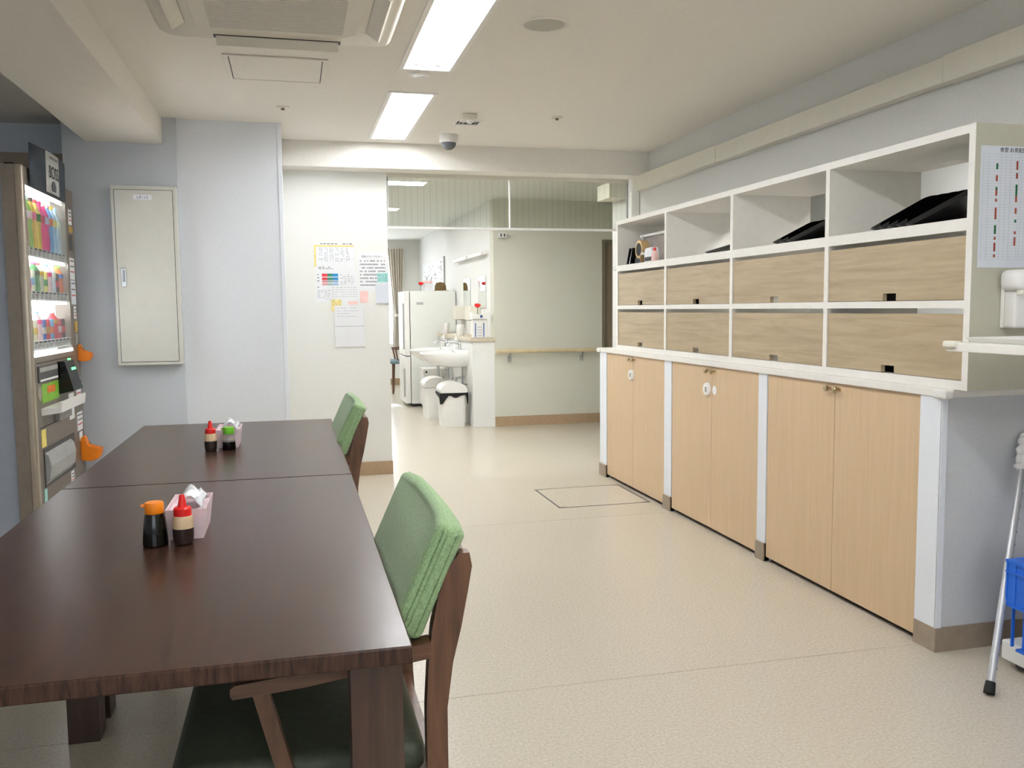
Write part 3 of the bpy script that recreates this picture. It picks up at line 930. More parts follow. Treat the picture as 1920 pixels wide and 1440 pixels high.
for z0, z1 in ((Z1 - 0.010, Z1), (Z1 - 0.042, Z1 - 0.036), (Z1 - 0.150, Z1 - 0.142), (Z0, Z0 + 0.008)):
    bm = bmesh.new()
    f_ = e if z0 > 0.2 else 0.012
    for q in ((cx0 - f_, cx0, cy0 - f_, cy1 + f_), (cx1, cx1 + f_, cy0 - f_, cy1 + f_), (cx0, cx1, cy0 - f_, cy0), (cx0, cx1, cy1, cy1 + f_)):
        box(bm, *q, z0, z1)
    part('rim', bm, 'crate_blue', cr)
part('skirt', B(cx0 - e + 0.007, cx0 - e + 0.011, cy0 - e + 0.007, cy1 + e - 0.007, Z1 - 0.142, Z1 - 0.010), 'crate_blue', cr)
part('skirt', B(cx0 - e + 0.011, cx1 + e - 0.011, cy1 + e - 0.011, cy1 + e - 0.007, Z1 - 0.142, Z1 - 0.010), 'crate_blue', cr)
for k in range(5):
    y = cy0 - e + 0.002 + k * (cy1 - cy0 + 2 * e - 0.009) / 4
    part('rib', B(cx0 - e + 0.001, cx0, y, y + 0.005, Z1 - 0.142, Z1 - 0.010), 'crate_blue', cr)
    part('rib', B(cx0 - 0.010, cx0, y, y + 0.005, Z0 + 0.008, Z1 - 0.150), 'crate_blue', cr)
for k in range(6):
    x = cx0 - e + 0.004 + k * (cx1 - cx0 + 2 * e - 0.012) / 5
    part('rib', B(x, x + 0.005, cy0 - e + 0.003, cy0, Z1 - 0.142, Z1 - 0.010), 'crate_blue', cr)
    part('rib', B(x, x + 0.005, cy1, cy1 + e - 0.003, Z1 - 0.142, Z1 - 0.010), 'crate_blue', cr)

# ------------------------------------------------------------------ floor hatch
h = thing('floor_hatch', 'flush inspection hatch with dark metal frame in the floor', 'hatch', (1.83, 5.28, 0))
hx0, hx1, hy0, hy1 = 1.52, 2.11, 4.99, 5.55
part('cover', B(hx0 + 0.012, hx1 - 0.012, hy0 + 0.007, hy1 - 0.007, 0.0, 0.0012), 'vinyl_floor', h)
for q in ((hx0, hx0 + 0.011, hy0, hy1), (hx1 - 0.011, hx1, hy0, hy1), (hx0 + 0.011, hx1 - 0.011, hy0, hy0 + 0.006), (hx0 + 0.011, hx1 - 0.011, hy1 - 0.006, hy1)):
    part('frame_strip', B(*q, 0.0, 0.0016), 'dark_grey', h)
for x in (hx0 + 0.011, hx1 - 0.051):
    for y in (hy0 + 0.006, hy1 - 0.018):
        part('corner_plate', B(x, x + 0.04, y, y + 0.012, 0.0012, 0.0018), 'dark_grey', h)


# ------------------------------------------------------------------ dining tables
def table(y0, y1, label):
    x0, x1, zt = -0.652, 0.160, 0.70
    t = thing('dining_table', label, 'table', ((x0 + x1) / 2, (y0 + y1) / 2, 0), 'dark dining tables')
    part('tabletop', B(x0, x1, y0, y1, zt - 0.028, zt, bev=0.003), 'table_wood', t)
    w, c = 0.082, 0.032
    for sx in (-1, 1):
        for sy in (-1, 1):
            ox = (x1 - 0.010) if sx > 0 else (x0 + 0.010)
            oy = (y1 - 0.030) if sy > 0 else (y0 + 0.030)
            poly = [(ox - sx * c, oy), (ox, oy - sy * c), (ox, oy - sy * w), (ox - sx * w, oy - sy * w), (ox - sx * w, oy)]
            part('leg', prism(bmesh.new(), poly, 'Z', 0.0, zt - 0.0285), 'chair_wood' if 0 else 'table_leg', t)
    part('apron', B(x0 + 0.10, x0 + 0.12, y0 + 0.12, y1 - 0.12, zt - 0.062, zt - 0.0285), 'table_leg', t)
    return t


wood_mat('table_leg', '#4c3226', '#301e16', 0.36, (18, 18, 1.2), 3.0, (0.3, 0.72))
table(1.273, 2.700, 'dark brown wooden dining table holding the orange-capped bottle')
table(2.704, 4.127, 'dark brown wooden dining table holding the green-capped bottle')


# ------------------------------------------------------------------ chairs
def chair(label):
    yn, yf = 1.438, 1.932                 # outer faces of the two side frames
    t = thing('dining_chair', label, 'chair', (0.02, 1.685, 0), 'green padded dining chairs')
    # backrest pad, leaning back
    d = Vector((0.082, 0, 0.180)).normalized()
    nrm = Vector((d.z, 0, -d.x))
    c0 = Vector((0.222, 0, 0.738))
    hh, th = 0.102, 0.027
    bm = bmesh.new()
    r = bmesh.ops.create_cube(bm, size=1.0)
    bmesh.ops.subdivide_edges(bm, edges=bm.edges, cuts=3, use_grid_fill=True)
    for v in bm.verts:
        u, w, n = v.co.z * 2, v.co.y * 2, v.co.x * 2
        bulge = 1 + 0.28 * (1 - w * w) * (1 - u * u) * (1 if n < 0 else 0.2)
        curve = 0.014 * w * w
        p = c0 + d * (u * hh) + nrm * (n * th * bulge - curve)
        v.co = Vector((p.x, (yn + yf) / 2 + w * 0.252, p.z))
    bmesh.ops.bevel(bm, geom=[e for e in bm.edges if len(e.link_faces) == 2 and e.calc_face_angle(0) > 0.9], offset=0.016, segments=4, affect='EDGES', profile=0.5)
    pad = part('backrest_pad', bm, 'green_fabric', t, True)
    for s in (-1, 1):
        yy = (yn + yf) / 2 + s * 0.2535
        pts = []
        for k in range(9):
            u = -0.8 + 1.6 * k / 8
            p = c0 + d * (u * hh) + nrm * (-th * 0.15 - 0.014)
            pts.append((p.x, yy, p.z))
        part('seam', tube(bmesh.new(), pts, 0.0009, 6), 'green_seam', pad)
    # side frames: curved rear leg, front leg, arm and its post
    L = [(0.252, 0.0, 0.034), (0.232, 0.20, 0.035), (0.219, 0.40, 0.036), (0.219, 0.52, 0.036), (0.227, 0.60, 0.042), (0.238, 0.66, 0.050), (0.250, 0.72, 0.050), (0.263, 0.765, 0.040), (0.270, 0.788, 0.018)]
    for y0, y1 in ((yn, yn + 0.03), (yf - 0.03, yf)):
        poly = [(x - w / 2, z) for x, z, w in L] + [(x + w / 2, z) for x, z, w in L[::-1]]
        bm = prism(bmesh.new(), poly, 'Y', y0, y1)
        part('rear_leg', bm, 'chair_wood', t)
        part('front_leg', prism(bmesh.new(), [(-0.195, 0.0), (-0.165, 0.0), (-0.155, 0.345), (-0.195, 0.345)], 'Y', y0, y1), 'chair_wood', t)
        part('arm', prism(bmesh.new(), [(-0.116, 0.582), (-0.112, 0.577), (0.0, 0.585), (0.21, 0.612), (0.21, 0.64), (0.0, 0.610), (-0.108, 0.600), (-0.116, 0.594)], 'Y', y0 - 0.004, y1 + 0.004), 'chair_wood_x', t)
        part('arm_post', prism(bmesh.new(), [(-0.082, 0.578), (-0.056, 0.58), (0.004, 0.345), (-0.024, 0.345)], 'Y', y0 + 0.003, y1 - 0.003), 'chair_wood', t)
        part('side_rail', B(-0.195, 0.215, y0 + 0.004, y1 - 0.004, 0.345, 0.395), 'chair_wood_x', t)
    part('seat', B(-0.222, 0.205, yn + 0.034, yf - 0.034, 0.388, 0.448, bev=0.024, seg=4), 'seat_vinyl', t, True)
    part('front_rail', B(-0.19, -0.165, yn + 0.03, yf - 0.03, 0.345, 0.387), 'chair_wood', t)
    part('rear_rail', B(0.205, 0.228, yn + 0.03, yf - 0.03, 0.345, 0.395), 'chair_wood', t)
    # curved rail behind the pad joining the rear legs
    bm = bmesh.new()
    rings = []
    for k in range(15):
        w = -1 + 2 * k / 14
        xx = 0.262 + 0.016 * (1 - w * w)
        y = (yn + yf) / 2 + w * 0.232
        rings.append([(xx - 0.006, y, 0.722), (xx + 0.010, y, 0.722), (xx + 0.016, y, 0.764), (xx + 0.0, y, 0.764)])
    loft(bm, rings)
    part('back_rail', bm, 'chair_wood', t, True)
    return t


c1 = chair('green padded wooden armchair pushed in at the orange-capped bottle\'s table')
copy_tree(c1, (-0.012, 1.952, 0), 'green padded wooden armchair pushed in at the green-capped bottle\'s table')

# ------------------------------------------------------------------ condiments on the tables
ZTT = 0.7


def squeeze_bottle(x, y, label):
    t = thing('sauce_bottle', label, 'bottle', (x, y, ZTT), 'red-capped sauce bottles on the tables')
    part('sauce', lathe(bmesh.new(), [(0.017, ZTT), (0.020, ZTT + 0.003), (0.0218, ZTT + 0.02), (0.0218, ZTT + 0.036)], (x, y, 0), 28), 'sauce_brown', t, True)
    part('body', lathe(bmesh.new(), [(0.0218, ZTT + 0.036), (0.0215, ZTT + 0.050), (0.0195, ZTT + 0.062), (0.016, ZTT + 0.064)], (x, y, 0), 28), 'squeeze_plastic', t, True)
    c = part('cap', lathe(bmesh.new(), [(0.0185, ZTT + 0.063), (0.0185, ZTT + 0.078), (0.016, ZTT + 0.081), (0.010, ZTT + 0.082)], (x, y, 0), 28), 'red_plastic', t, True)
    part('nozzle', lathe(bmesh.new(), [(0.0095, ZTT + 0.082), (0.0055, ZTT + 0.106), (0.004, ZTT + 0.108)], (x, y, 0), 18), 'red_plastic', c, True)
    return t


def soy_bottle(x, y, capmat, label, half=False):
    t = thing('soy_sauce_bottle', label, 'bottle', (x, y, ZTT), 'flip-cap soy sauce bottles on the tables')
    if half:
        part('sauce', lathe(bmesh.new(), [(0.022, ZTT), (0.024, ZTT + 0.003), (0.0225, ZTT + 0.030)], (x, y, 0), 28), 'soy_sauce', t, True)
        part('body', lathe(bmesh.new(), [(0.0225, ZTT + 0.030), (0.0195, ZTT + 0.052), (0.0175, ZTT + 0.060)], (x, y, 0), 28), 'clear_plastic', t, True)
        z = ZTT + 0.058
    else:
        part('sauce', lathe(bmesh.new(), [(0.024, ZTT), (0.0262, ZTT + 0.003), (0.0255, ZTT + 0.02), (0.021, ZTT + 0.062), (0.0185, ZTT + 0.072)], (x, y, 0), 28), 'soy_sauce', t, True)
        z = ZTT + 0.070
    c = part('cap', lathe(bmesh.new(), [(0.0185, z), (0.0195, z + 0.002), (0.0195, z + 0.020), (0.018, z + 0.0245), (0.001, z + 0.025)], (x, y, 0), 28), capmat, t, True)
    part('spout', prism(bmesh.new(), [(x - 0.018, z + 0.015), (x - 0.018, z + 0.022), (x - 0.027, z + 0.0195), (x - 0.027, z + 0.0165)], 'Y', y - 0.004, y + 0.004), capmat, c)
    return t


def tissue_box(x0, x1, y0, y1, label):
    t = thing('tissue_holder', label, 'tissue box', ((x0 + x1) / 2, (y0 + y1) / 2, ZTT), 'pink tissue holders on the tables')
    z1 = ZTT + 0.068
    e = 0.008
    bm = bmesh.new()
    lo = [(x0 + e, y0 + e), (x1 - e, y0 + e), (x1 - e, y1 - e), (x0 + e, y1 - e)]
    hi = [(x0, y0), (x1, y0), (x1, y1), (x0, y1)]
    k = 0.003
    hin = [(x0 + k, y0 + k), (x1 - k, y0 + k), (x1 - k, y1 - k), (x0 + k, y1 - k)]
    loft(bm, [[(*p, ZTT) for p in lo], [(*p, z1) for p in hi], [(*p, z1) for p in hin], [(p[0], p[1], z1 - 0.012) for p in hin]])
    part('holder', bm, 'pink_card', t)
    # crumpled tissue standing out of the holder
    cx, cy = (x0 + x1) / 2, (y0 + y1) / 2
    rows_ = []
    n = 9
    for j in range(n):
        s = j / (n - 1)
        ring = []
        for i in range(n):
            w = i / (n - 1) - 0.5
            ring.append((cx + (s - 0.45) * 0.055 + 0.006 * math.sin(9 * w), cy + w * 0.13,
                         z1 - 0.010 + 0.034 * math.sin(math.pi * min(1, s * 1.05)) + (0.012 if s > 0.85 else 0) * (1 + math.sin(14 * w)) + 0.003 * math.sin(12 * w + 4 * s)))
        rows_.append(ring)
    bm = bmesh.new()
    loft(bm, rows_, cap=False, closed=False)
    o = part('tissue_sheet', bm, 'tissue', t, True)
    md = o.modifiers.new('thickness', 'SOLIDIFY')
    md.thickness = 0.0008
    return t


soy_bottle(-0.300, 1.985, 'orange_plastic', 'dark soy sauce bottle with an orange flip cap')
squeeze_bottle(-0.243, 1.982, 'red-capped sauce bottle beside the orange-capped bottle')
tissue_box(-0.283, -0.198, 2.014, 2.19, 'pink tissue holder behind the orange-capped bottle')
squeeze_bottle(-0.300, 3.305, 'red-capped sauce bottle beside the green-capped bottle')
soy_bottle(-0.238, 3.312, 'lime_plastic', 'half-full soy sauce bottle with a bright green cap', True)
tissue_box(-0.285, -0.200, 3.345, 3.52, 'pink tissue holder behind the green-capped bottle')

# ------------------------------------------------------------------ electrical panel on the grey wall
ep = thing('distribution_panel', 'tall cream steel electrical panel with recessed handle on the grey wall', 'electrical panel', (-0.83, 5.6, 0.88))
ex0, ex1, ez0, ez1, eyf = -1.005, -0.646, 0.885, 1.932, 5.575
part('enclosure', B(ex0, ex1, eyf, 5.654, ez0, ez1, bev=0.004), 'cream_steel', ep)
part('door_gap', B(ex0 + 0.018, ex1 - 0.018, eyf - 0.0008, eyf, ez0 + 0.018, ez1 - 0.022), 'cap_dark', ep)
dd = part('door', B(ex0 + 0.021, ex1 - 0.021, eyf - 0.004, eyf - 0.0008, ez0 + 0.021, ez1 - 0.025, bev=0.001, seg=1), 'cream_steel', ep)
hp = part('handle_plate', B(ex0 + 0.040, ex0 + 0.068, eyf - 0.008, eyf - 0.004, 1.345, 1.455, bev=0.003), 'chrome', dd)
part('handle_lever', B(ex0 + 0.047, ex0 + 0.061, eyf - 0.014, eyf - 0.008, 1.375, 1.445, bev=0.003), 'steel', dd)
part('label_plate', B(ex0 + 0.125, ex0 + 0.225, eyf - 0.0048, eyf - 0.004, 1.852, 1.880), 'paper', dd)
text('panel_lettering', 'LP-12', 0.022, (ex0 + 0.175, eyf - 0.0052, 1.858), FACE_Y, 'blue_stripe', dd, 'CENTER', 1.25)

# ------------------------------------------------------------------ vending machine
XV, VY0, VY1, VZ = -1.20, 4.555, 5.535, 1.885
vm = thing('vending_machine', 'brown-grey drinks vending machine with lit display in the corner', 'vending machine', (-1.55, 5.05, 0))
part('body', B(-1.93, XV - 0.085, VY0 + 0.012, VY1 - 0.004, 0.02, VZ - 0.01, bev=0.004), 'machine_side', vm)
for x in (-1.88, -1.35):
    for y in (VY0 + 0.08, VY1 - 0.08):
        part('foot', lathe(bmesh.new(), [(0.03, 0), (0.03, 0.021)], (x, y, 0), 16), 'black_matte', vm)
WY0, WY1, WZ0, WZ1 = 4.612, 5.362, 1.000, 1.800
bm = bmesh.new()
for q in ((VY0, WY0, 0.06, VZ), (WY1, VY1, 0.06, VZ), (WY0, WY1, 0.06, WZ0), (WY0, WY1, WZ1, VZ)):
    box(bm, XV - 0.085, XV, *q)
dr = part('door', bm, 'machine_brown', vm)
part('edge_trim', B(XV - 0.03, XV + 0.006, VY0 - 0.004, VY0 + 0.035, 0.06, VZ + 0.002, bev=0.008, seg=3), 'machine_edge', vm, True)
part('hinge_cap', B(XV - 0.07, XV - 0.03, VY0 + 0.005, VY0 + 0.045, VZ - 0.008, VZ + 0.008, bev=0.003), 'black_matte', vm)
part('display_backlight', B(XV - 0.080, XV - 0.076, WY0 + 0.002, WY1 - 0.002, WZ0 + 0.002, WZ1 - 0.002), 'display_light', vm)
rows_z = [(1.515, 1.800), (1.305, 1.470), (1.062, 1.265)]
for zs, zt_ in rows_z:
    st = part('display_shelf', B(XV - 0.075, XV - 0.006, WY0 + 0.001, WY1 - 0.001, zs - 0.045, zs), 'white_plastic', vm)
    for k in range(9):
        y = WY0 + 0.045 + k * 0.077
        part('select_button', B(XV - 0.006, XV + 0.002, y, y + 0.052, zs - 0.038, zs - 0.014, bev=0.003), 'grey_plastic', st)
        part('price_tag', B(XV - 0.006, XV - 0.004, y + 0.004, y + 0.046, zs - 0.010, zs - 0.002), 'ink', st)
part('light_bar', B(XV - 0.02, XV + 0.003, WY0, WY1, WZ0 - 0.012, WZ0 + 0.004), 'display_light', vm)
for z in (1.796, 1.466, 1.256):
    part('display_lamp_tube', tube(bmesh.new(), [(XV - 0.016, WY0 + 0.02, z - 0.006), (XV - 0.016, WY1 - 0.02, z - 0.006)], 0.006, 8), 'display_tube', vm, True)
for i, c in enumerate(('#c84a5a', '#86c03a', '#e8b838', '#f2e276', '#f25a9c', '#f03a8c', '#7ab8e8', '#b9d7ee', '#d2dfe8', '#d84040', '#e6f0d0', '#3f8a4c', '#e8e2d2', '#4a3a34', '#e77c3c', '#f4cfd6', '#5f8ad0', '#caa23c')):
    mat('drink_%d' % i, c, 0.35, var=0.08, scale=40)


def drink(row, k, cidx, tall):
    zs = rows_z[row][0]
    y = WY0 + 0.071 + k * 0.077
    x = XV - 0.042
    cap = 'drink_%d' % ((cidx * 5 + 3) % 18)
    if tall:
        h = 0.250 if row == 0 else 0.145
        o = part('bottle', lathe(bmesh.new(), [(0.026, zs), (0.028, zs + 0.004), (0.028, zs + h * 0.28), (0.025, zs + h * 0.42), (0.028, zs + h * 0.55), (0.028, zs + h * 0.72), (0.012, zs + h * 0.9), (0.012, zs + h * 0.93)], (x, y, 0), 14), 'drink_%d' % cidx, vm, True)
        part('cap', lathe(bmesh.new(), [(0.014, zs + h * 0.93), (0.014, zs + h)], (x, y, 0), 12), cap, o)
        part('wrap_label', lathe(bmesh.new(), [(0.0288, zs + h * 0.56), (0.0288, zs + h * 0.71)], (x, y, 0), 14, cap=False), 'drink_%d' % ((cidx * 7 + 8) % 18), o, True)
    else:
        h = 0.105
        o = part('can', lathe(bmesh.new(), [(0.022, zs), (0.026, zs + 0.006), (0.026, zs + h - 0.008), (0.022, zs + h)], (x, y, 0), 14), 'drink_%d' % cidx, vm, True)
        part('wrap_label', lathe(bmesh.new(), [(0.0266, zs + h * 0.3), (0.0266, zs + h * 0.62)], (x, y, 0), 14, cap=False), 'drink_%d' % ((cidx * 7 + 8) % 18), o, True)


for k, c in enumerate((0, 1, 2, 3, 4, 5, 6, 7, 8)):
    drink(0, k, c, True)
for k, c in enumerate((9, 10, 11, 12, 3, 15, 8, 13, 14)):
    drink(1, k, c, k % 3 != 1)
for k, c in enumerate((17, 12, 15, 16, 9, 6, 9, 0, 13)):
    drink(2, k, c, k % 4 == 2)
part('display_glass', B(XV - 0.004, XV - 0.001, WY0 + 0.001, WY1 - 0.001, WZ0 + 0.005, WZ1 - 0.001), 'clear_glass', vm)
# payment area
pay = part('bill_slot', B(XV, XV + 0.006, 4.648, 5.005, 0.862, 0.942, bev=0.002), 'dark_grey', vm)
part('bill_window', B(XV + 0.006, XV + 0.008, 4.665, 4.995, 0.912, 0.934), 'grey_plastic', pay)
part('bill_stripe', B(XV + 0.006, XV + 0.008, 4.668, 4.995, 0.866, 0.876), 'paper', pay)
rd = part('card_reader', prism(bmesh.new(), [(XV, 0.775), (XV + 0.075, 0.79), (XV + 0.035, 0.945), (XV, 0.945)], 'Y', 5.02, 5.22), 'black_plastic', vm)
part('reader_light', prism(bmesh.new(), [(XV + 0.050, 0.895), (XV + 0.0465, 0.908), (XV + 0.0455, 0.9075), (XV + 0.049, 0.8945)], 'Y', 5.11, 5.20), 'green_led', rd)
part('display_lamp', B(XV, XV + 0.004, 5.24, 5.29, 0.938, 0.950), 'green_led', vm)
gs = part('green_sticker', B(XV, XV + 0.002, 4.70, 5.03, 0.758, 0.850), 'drink_1', vm)
part('sticker_mark', lathe(bmesh.new(), [(0.036, XV), (0.036, XV + 0.003)], (0, 4.665, 0.81), 20, 'X'), 'machine_edge', vm)
part('sticker_print', B(XV + 0.002, XV + 0.0026, 4.80, 4.95, 0.80, 0.835), 'drink_14', gs)
tr_ = part('coin_tray', prism(bmesh.new(), [(XV, 0.700), (XV + 0.088, 0.712), (XV + 0.094, 0.765), (XV + 0.084, 0.765), (XV + 0.078, 0.735), (XV, 0.735)], 'Y', 4.68, 5.19), 'white_plastic', vm)
part('tray_support', B(XV, XV + 0.02, 4.93, 5.19, 0.645, 0.690), 'grey_plastic', vm)
part('notice_card', B(XV, XV + 0.0025, 5.215, 5.325, 0.615, 0.758), 'paper', vm)
part('yellow_sticker', B(XV, XV + 0.002, 4.655, 4.735, 0.545, 0.632), 'yellow_print', vm)
bn = part('delivery_bin', B(XV + 0.0, XV + 0.004, 4.675, 5.29, 0.345, 0.535), 'dark_grey', vm)
part('bin_flap', prism(bmesh.new(), [(XV + 0.004, 0.36), (XV + 0.022, 0.385), (XV + 0.03, 0.45), (XV + 0.02, 0.50), (XV + 0.004, 0.515)], 'Y', 4.685, 5.20), 'grey_plastic', bn)
part('panel_groove', B(XV, XV + 0.001, 4.64, 5.36, 0.955, 0.958), 'black_matte', vm)
part('panel_groove', B(XV, XV + 0.001, 4.64, 5.36, 0.640, 0.643), 'black_matte', vm)
for q, mm in (((5.42, 5.49, 1.690, 1.775), 'paper'), ((5.42, 5.50, 1.648, 1.682), 'drink_17'), ((5.41, 5.48, 1.545, 1.635), 'dark_grey'), ((5.395, 5.50, 1.385, 1.505), 'paper'), ((5.395, 5.50, 1.245, 1.380), 'paper_blue'), ((5.44, 5.49, 1.165, 1.235), 'paper'), ((5.44, 5.505, 1.09, 1.15), 'drink_17'), ((5.45, 5.50, 1.02, 1.08), 'grey_plastic'),
              ((5.40, 5.505, 0.69, 0.83), 'paper'), ((5.385, 5.51, 0.53, 0.635), 'paper'), ((5.42, 5.49, 0.47, 0.52), 'paper'), ((5.19, 5.25, 0.27, 0.335), 'paper'), ((4.655, 4.70, 0.25, 0.34), 'teal_note')):
    o = part('sticker', B(XV, XV + 0.0018, *q), mm, vm)
    if mm in ('paper', 'paper_blue') and q[3] - q[2] > 0.06:
        for k in range(3):
            z = q[3] - 0.014 - k * (q[3] - q[2]) * 0.25
            part('sticker_print', B(XV + 0.0018, XV + 0.0022, q[0] + 0.01, q[1] - 0.01, z - 0.006, z), 'ink' if k != 2 else 'red_print', o)
for y, z, s in ((5.50, 0.955, 0.8), (5.47, 0.40, 1.15)):
    bm = bmesh.new()
    prof = [(XV - 0.0, z + 0.07 * s), (XV + 0.016 * s, z + 0.085 * s), (XV + 0.030 * s, z + 0.030 * s), (XV + 0.075 * s, z + 0.012 * s), (XV + 0.095 * s, z + 0.020 * s), (XV + 0.085 * s, z - 0.03 * s), (XV + 0.05 * s, z - 0.045 * s), (XV, z - 0.04 * s)]
    prism(bm, prof, 'Y', y - 0.035 * s, y + 0.035 * s)
    bmesh.ops.bevel(bm, geom=bm.edges[:], offset=0.006, segments=2, affect='EDGES')
    part('cup_hook', bm, 'orange_plastic', vm, True, label='orange plastic holder')
# poster standing on the top edge, gently curved
ps = None


def sheet_curve(y0, y1, z0, z1, bow, matname, name, off=0.0):
    bm = bmesh.new()
    n = 10
    ra, rb = [], []
    for k in range(n + 1):
        y = y0 + (y1 - y0) * k / n
        s = (y - 4.66) / 0.68
        x = XV + 0.008 + bow * math.sin(math.pi * s) + off
        ra.append((x, y, z0))
        rb.append((x + 0.004, y, z1))
    loft(bm, [ra, rb], cap=False, closed=False)
    o = part(name, bm, matname, vm, True)
    md = o.modifiers.new('thickness', 'SOLIDIFY')
    md.thickness = 0.001
    return o


ps = sheet_curve(4.66, 5.34, 1.802, 2.005, 0.022, 'poster_navy', 'top_poster')
o = sheet_curve(4.875, 5.125, 1.803, 2.004, 0.022, 'poster_silver', 'poster_center', 0.0015)
text('poster_lettering', 'BOSS', 0.088, (XV + 0.0375, 5.0, 1.878), FACE_PX, 'ink_black', vm, 'CENTER', 0.92)
text('poster_line', 'SUNTORY COFFEE', 0.018, (XV + 0.0385, 5.0, 1.972), FACE_PX, 'ink', vm, 'CENTER')
part('poster_figure', prism(bmesh.new(), [(4.965, 1.815), (5.035, 1.815), (5.04, 1.845), (5.02, 1.866), (4.98, 1.866), (4.96, 1.845)], 'X', XV + 0.034, XV + 0.036), 'ink', vm)

# ------------------------------------------------------------------ papers on the notice wall
YN = 6.4


def sheet(name, label, x0, x1, z0, z1, lift, m='paper', group='papers on the notice wall', curl=0.0):
    t = thing(name, label, 'paper', ((x0 + x1) / 2, YN, z0), group)
    bm = bmesh.new()
    ra, n = [], 6
    rings = []
    for k in range(n + 1):
        s = k / n
        z = z1 + (z0 - z1) * s
        y = YN - lift - curl * s * s
        rings.append([(x0, y, z), (x1, y, z), (x1, y + 0.0006, z), (x0, y + 0.0006, z)])
    loft(bm, rings)
    part('sheet', bm, m, t)
    return t


def lines(t, x0, x1, ztop, pitch, n, lift, m='ink_light', h=0.004, jitter=0.3, seglen=0.02):
    for i in range(n):
        z = ztop - i * pitch
        x = x0
        bm = bmesh.new()
        while x < x1 - 0.004:
            w = seglen * random.uniform(0.5, 1.2)
            if random.random() > jitter * 0.6:
                box(bm, x, min(x + w, x1), YN - lift - 0.0005, YN - lift - 0.0001, z - h, z)
            x += w + seglen * 0.35
        if len(bm.verts):
            part('text_line', bm, m, t)['kind'] = 'stuff'


t = sheet('timetable', 'printed timetable with yellow header row and yellow side column', 0.157, 0.440, 1.480, 1.675, 0.001)
part('header_band', B(0.165, 0.435, YN - 0.0016, YN - 0.001, 1.646, 1.656), 'yellow_print', t)
part('side_band', B(0.159, 0.170, YN - 0.0016, YN - 0.001, 1.505, 1.656), 'yellow_print', t)
lines(t, 0.185, 0.425, 1.668, 0.1, 1, 0.001, 'ink', 0.005)
for x in (0.205, 0.243, 0.280, 0.317, 0.355, 0.395):
    lines(t, x - 0.014, x + 0.012, 1.640, 0.0085, 12, 0.001, 'ink_light', 0.004, 0.5, 0.012)
for x in (0.173, 0.21, 0.25, 0.29, 0.33, 0.37, 0.435):
    part('rule_line', B(x, x + 0.0008, YN - 0.0015, YN - 0.001, 1.51, 1.646), 'ink_light', t)
part('rule_line', B(0.172, 0.435, YN - 0.0015, YN - 0.001, 1.559, 1.560), 'ink_light', t)
lines(t, 0.185, 0.29, 1.504, 0.010, 2, 0.001, 'ink', 0.004)

t = sheet('colour_chart', 'printed sheet with red, green and blue bars under the timetable', 0.160, 0.455, 1.255, 1.478, 0.0012)
for z0, z1 in ((1.436, 1.457), (1.412, 1.430), (1.400, 1.4065), (1.389, 1.3935), (1.376, 1.381)):
    for k, m in enumerate(('red_print', 'green_print', 'blue_print')):
        part('colour_bar', B(0.208 + k * 0.0375, 0.2455 + k * 0.0375, YN - 0.0018, YN - 0.0012, z0, z1), m, t)
lines(t, 0.335, 0.435, 1.452, 0.013, 6, 0.0012, 'ink_light', 0.004)
lines(t, 0.175, 0.19, 1.452, 0.022, 5, 0.0012, 'ink', 0.005)
lines(t, 0.175, 0.45, 1.340, 0.010, 7, 0.0012, 'ink_light', 0.0035)

t = sheet('handwritten_notice', 'white notice with large dark handwritten lines beside the timetable', 0.462, 0.668, 1.325, 1.612, 0.0008)
text('notice_heading', '夜勤スタッフの方へ', 0.0165, (0.487, YN - 0.0012, 1.572), FACE_Y, 'ink', t)
lines(t, 0.475, 0.655, 1.552, 0.0245, 8, 0.0008, 'ink_mid', 0.010, 0.3, 0.0075)

t = sheet('teal_note', 'pale teal sticky note on the handwritten notice', 0.596, 0.673, 1.394, 1.460, 0.002, 'teal_note')
lines(t, 0.603, 0.665, 1.452, 0.010, 5, 0.002, 'green_print', 0.0025)
t = sheet('curled_note', 'white note with curled bottom below the teal sticky note', 0.582, 0.676, 1.246, 1.386, 0.003, 'paper_blue', curl=0.010)
t = sheet('pink_note', 'pink sticky note below the handwritten notice', 0.470, 0.527, 1.250, 1.334, 0.002, 'pink_note')
t = sheet('memo_sheet', 'white memo sheet overlapping the colour bar sheet', 0.263, 0.470, 1.190, 1.372, 0.004)
lines(t, 0.275, 0.455, 1.36, 0.016, 5, 0.004, 'ink_light', 0.003)
part('pink_highlight', B(0.385, 0.455, YN - 0.0052, YN - 0.0046, 1.238, 1.260), 'pink_note', t)
t = sheet('yellow_note', 'small yellow sticky note on the memo sheet edge', 0.268, 0.340, 1.192, 1.274, 0.006, 'yellow_note')
lines(t, 0.275, 0.335, 1.268, 0.010, 4, 0.006, 'hat_brown', 0.002)
t = sheet('folded_sheet', 'blank white folded sheet hanging lowest on the notice wall', 0.288, 0.493, 0.938, 1.232, 0.0075)
part('fold_crease', B(0.288, 0.493, YN - 0.0088, YN - 0.0080, 1.083, 1.086), 'ink_light', t)
lines(t, 0.31, 0.46, 1.215, 0.02, 4, 0.0075, 'ink_light', 0.003)

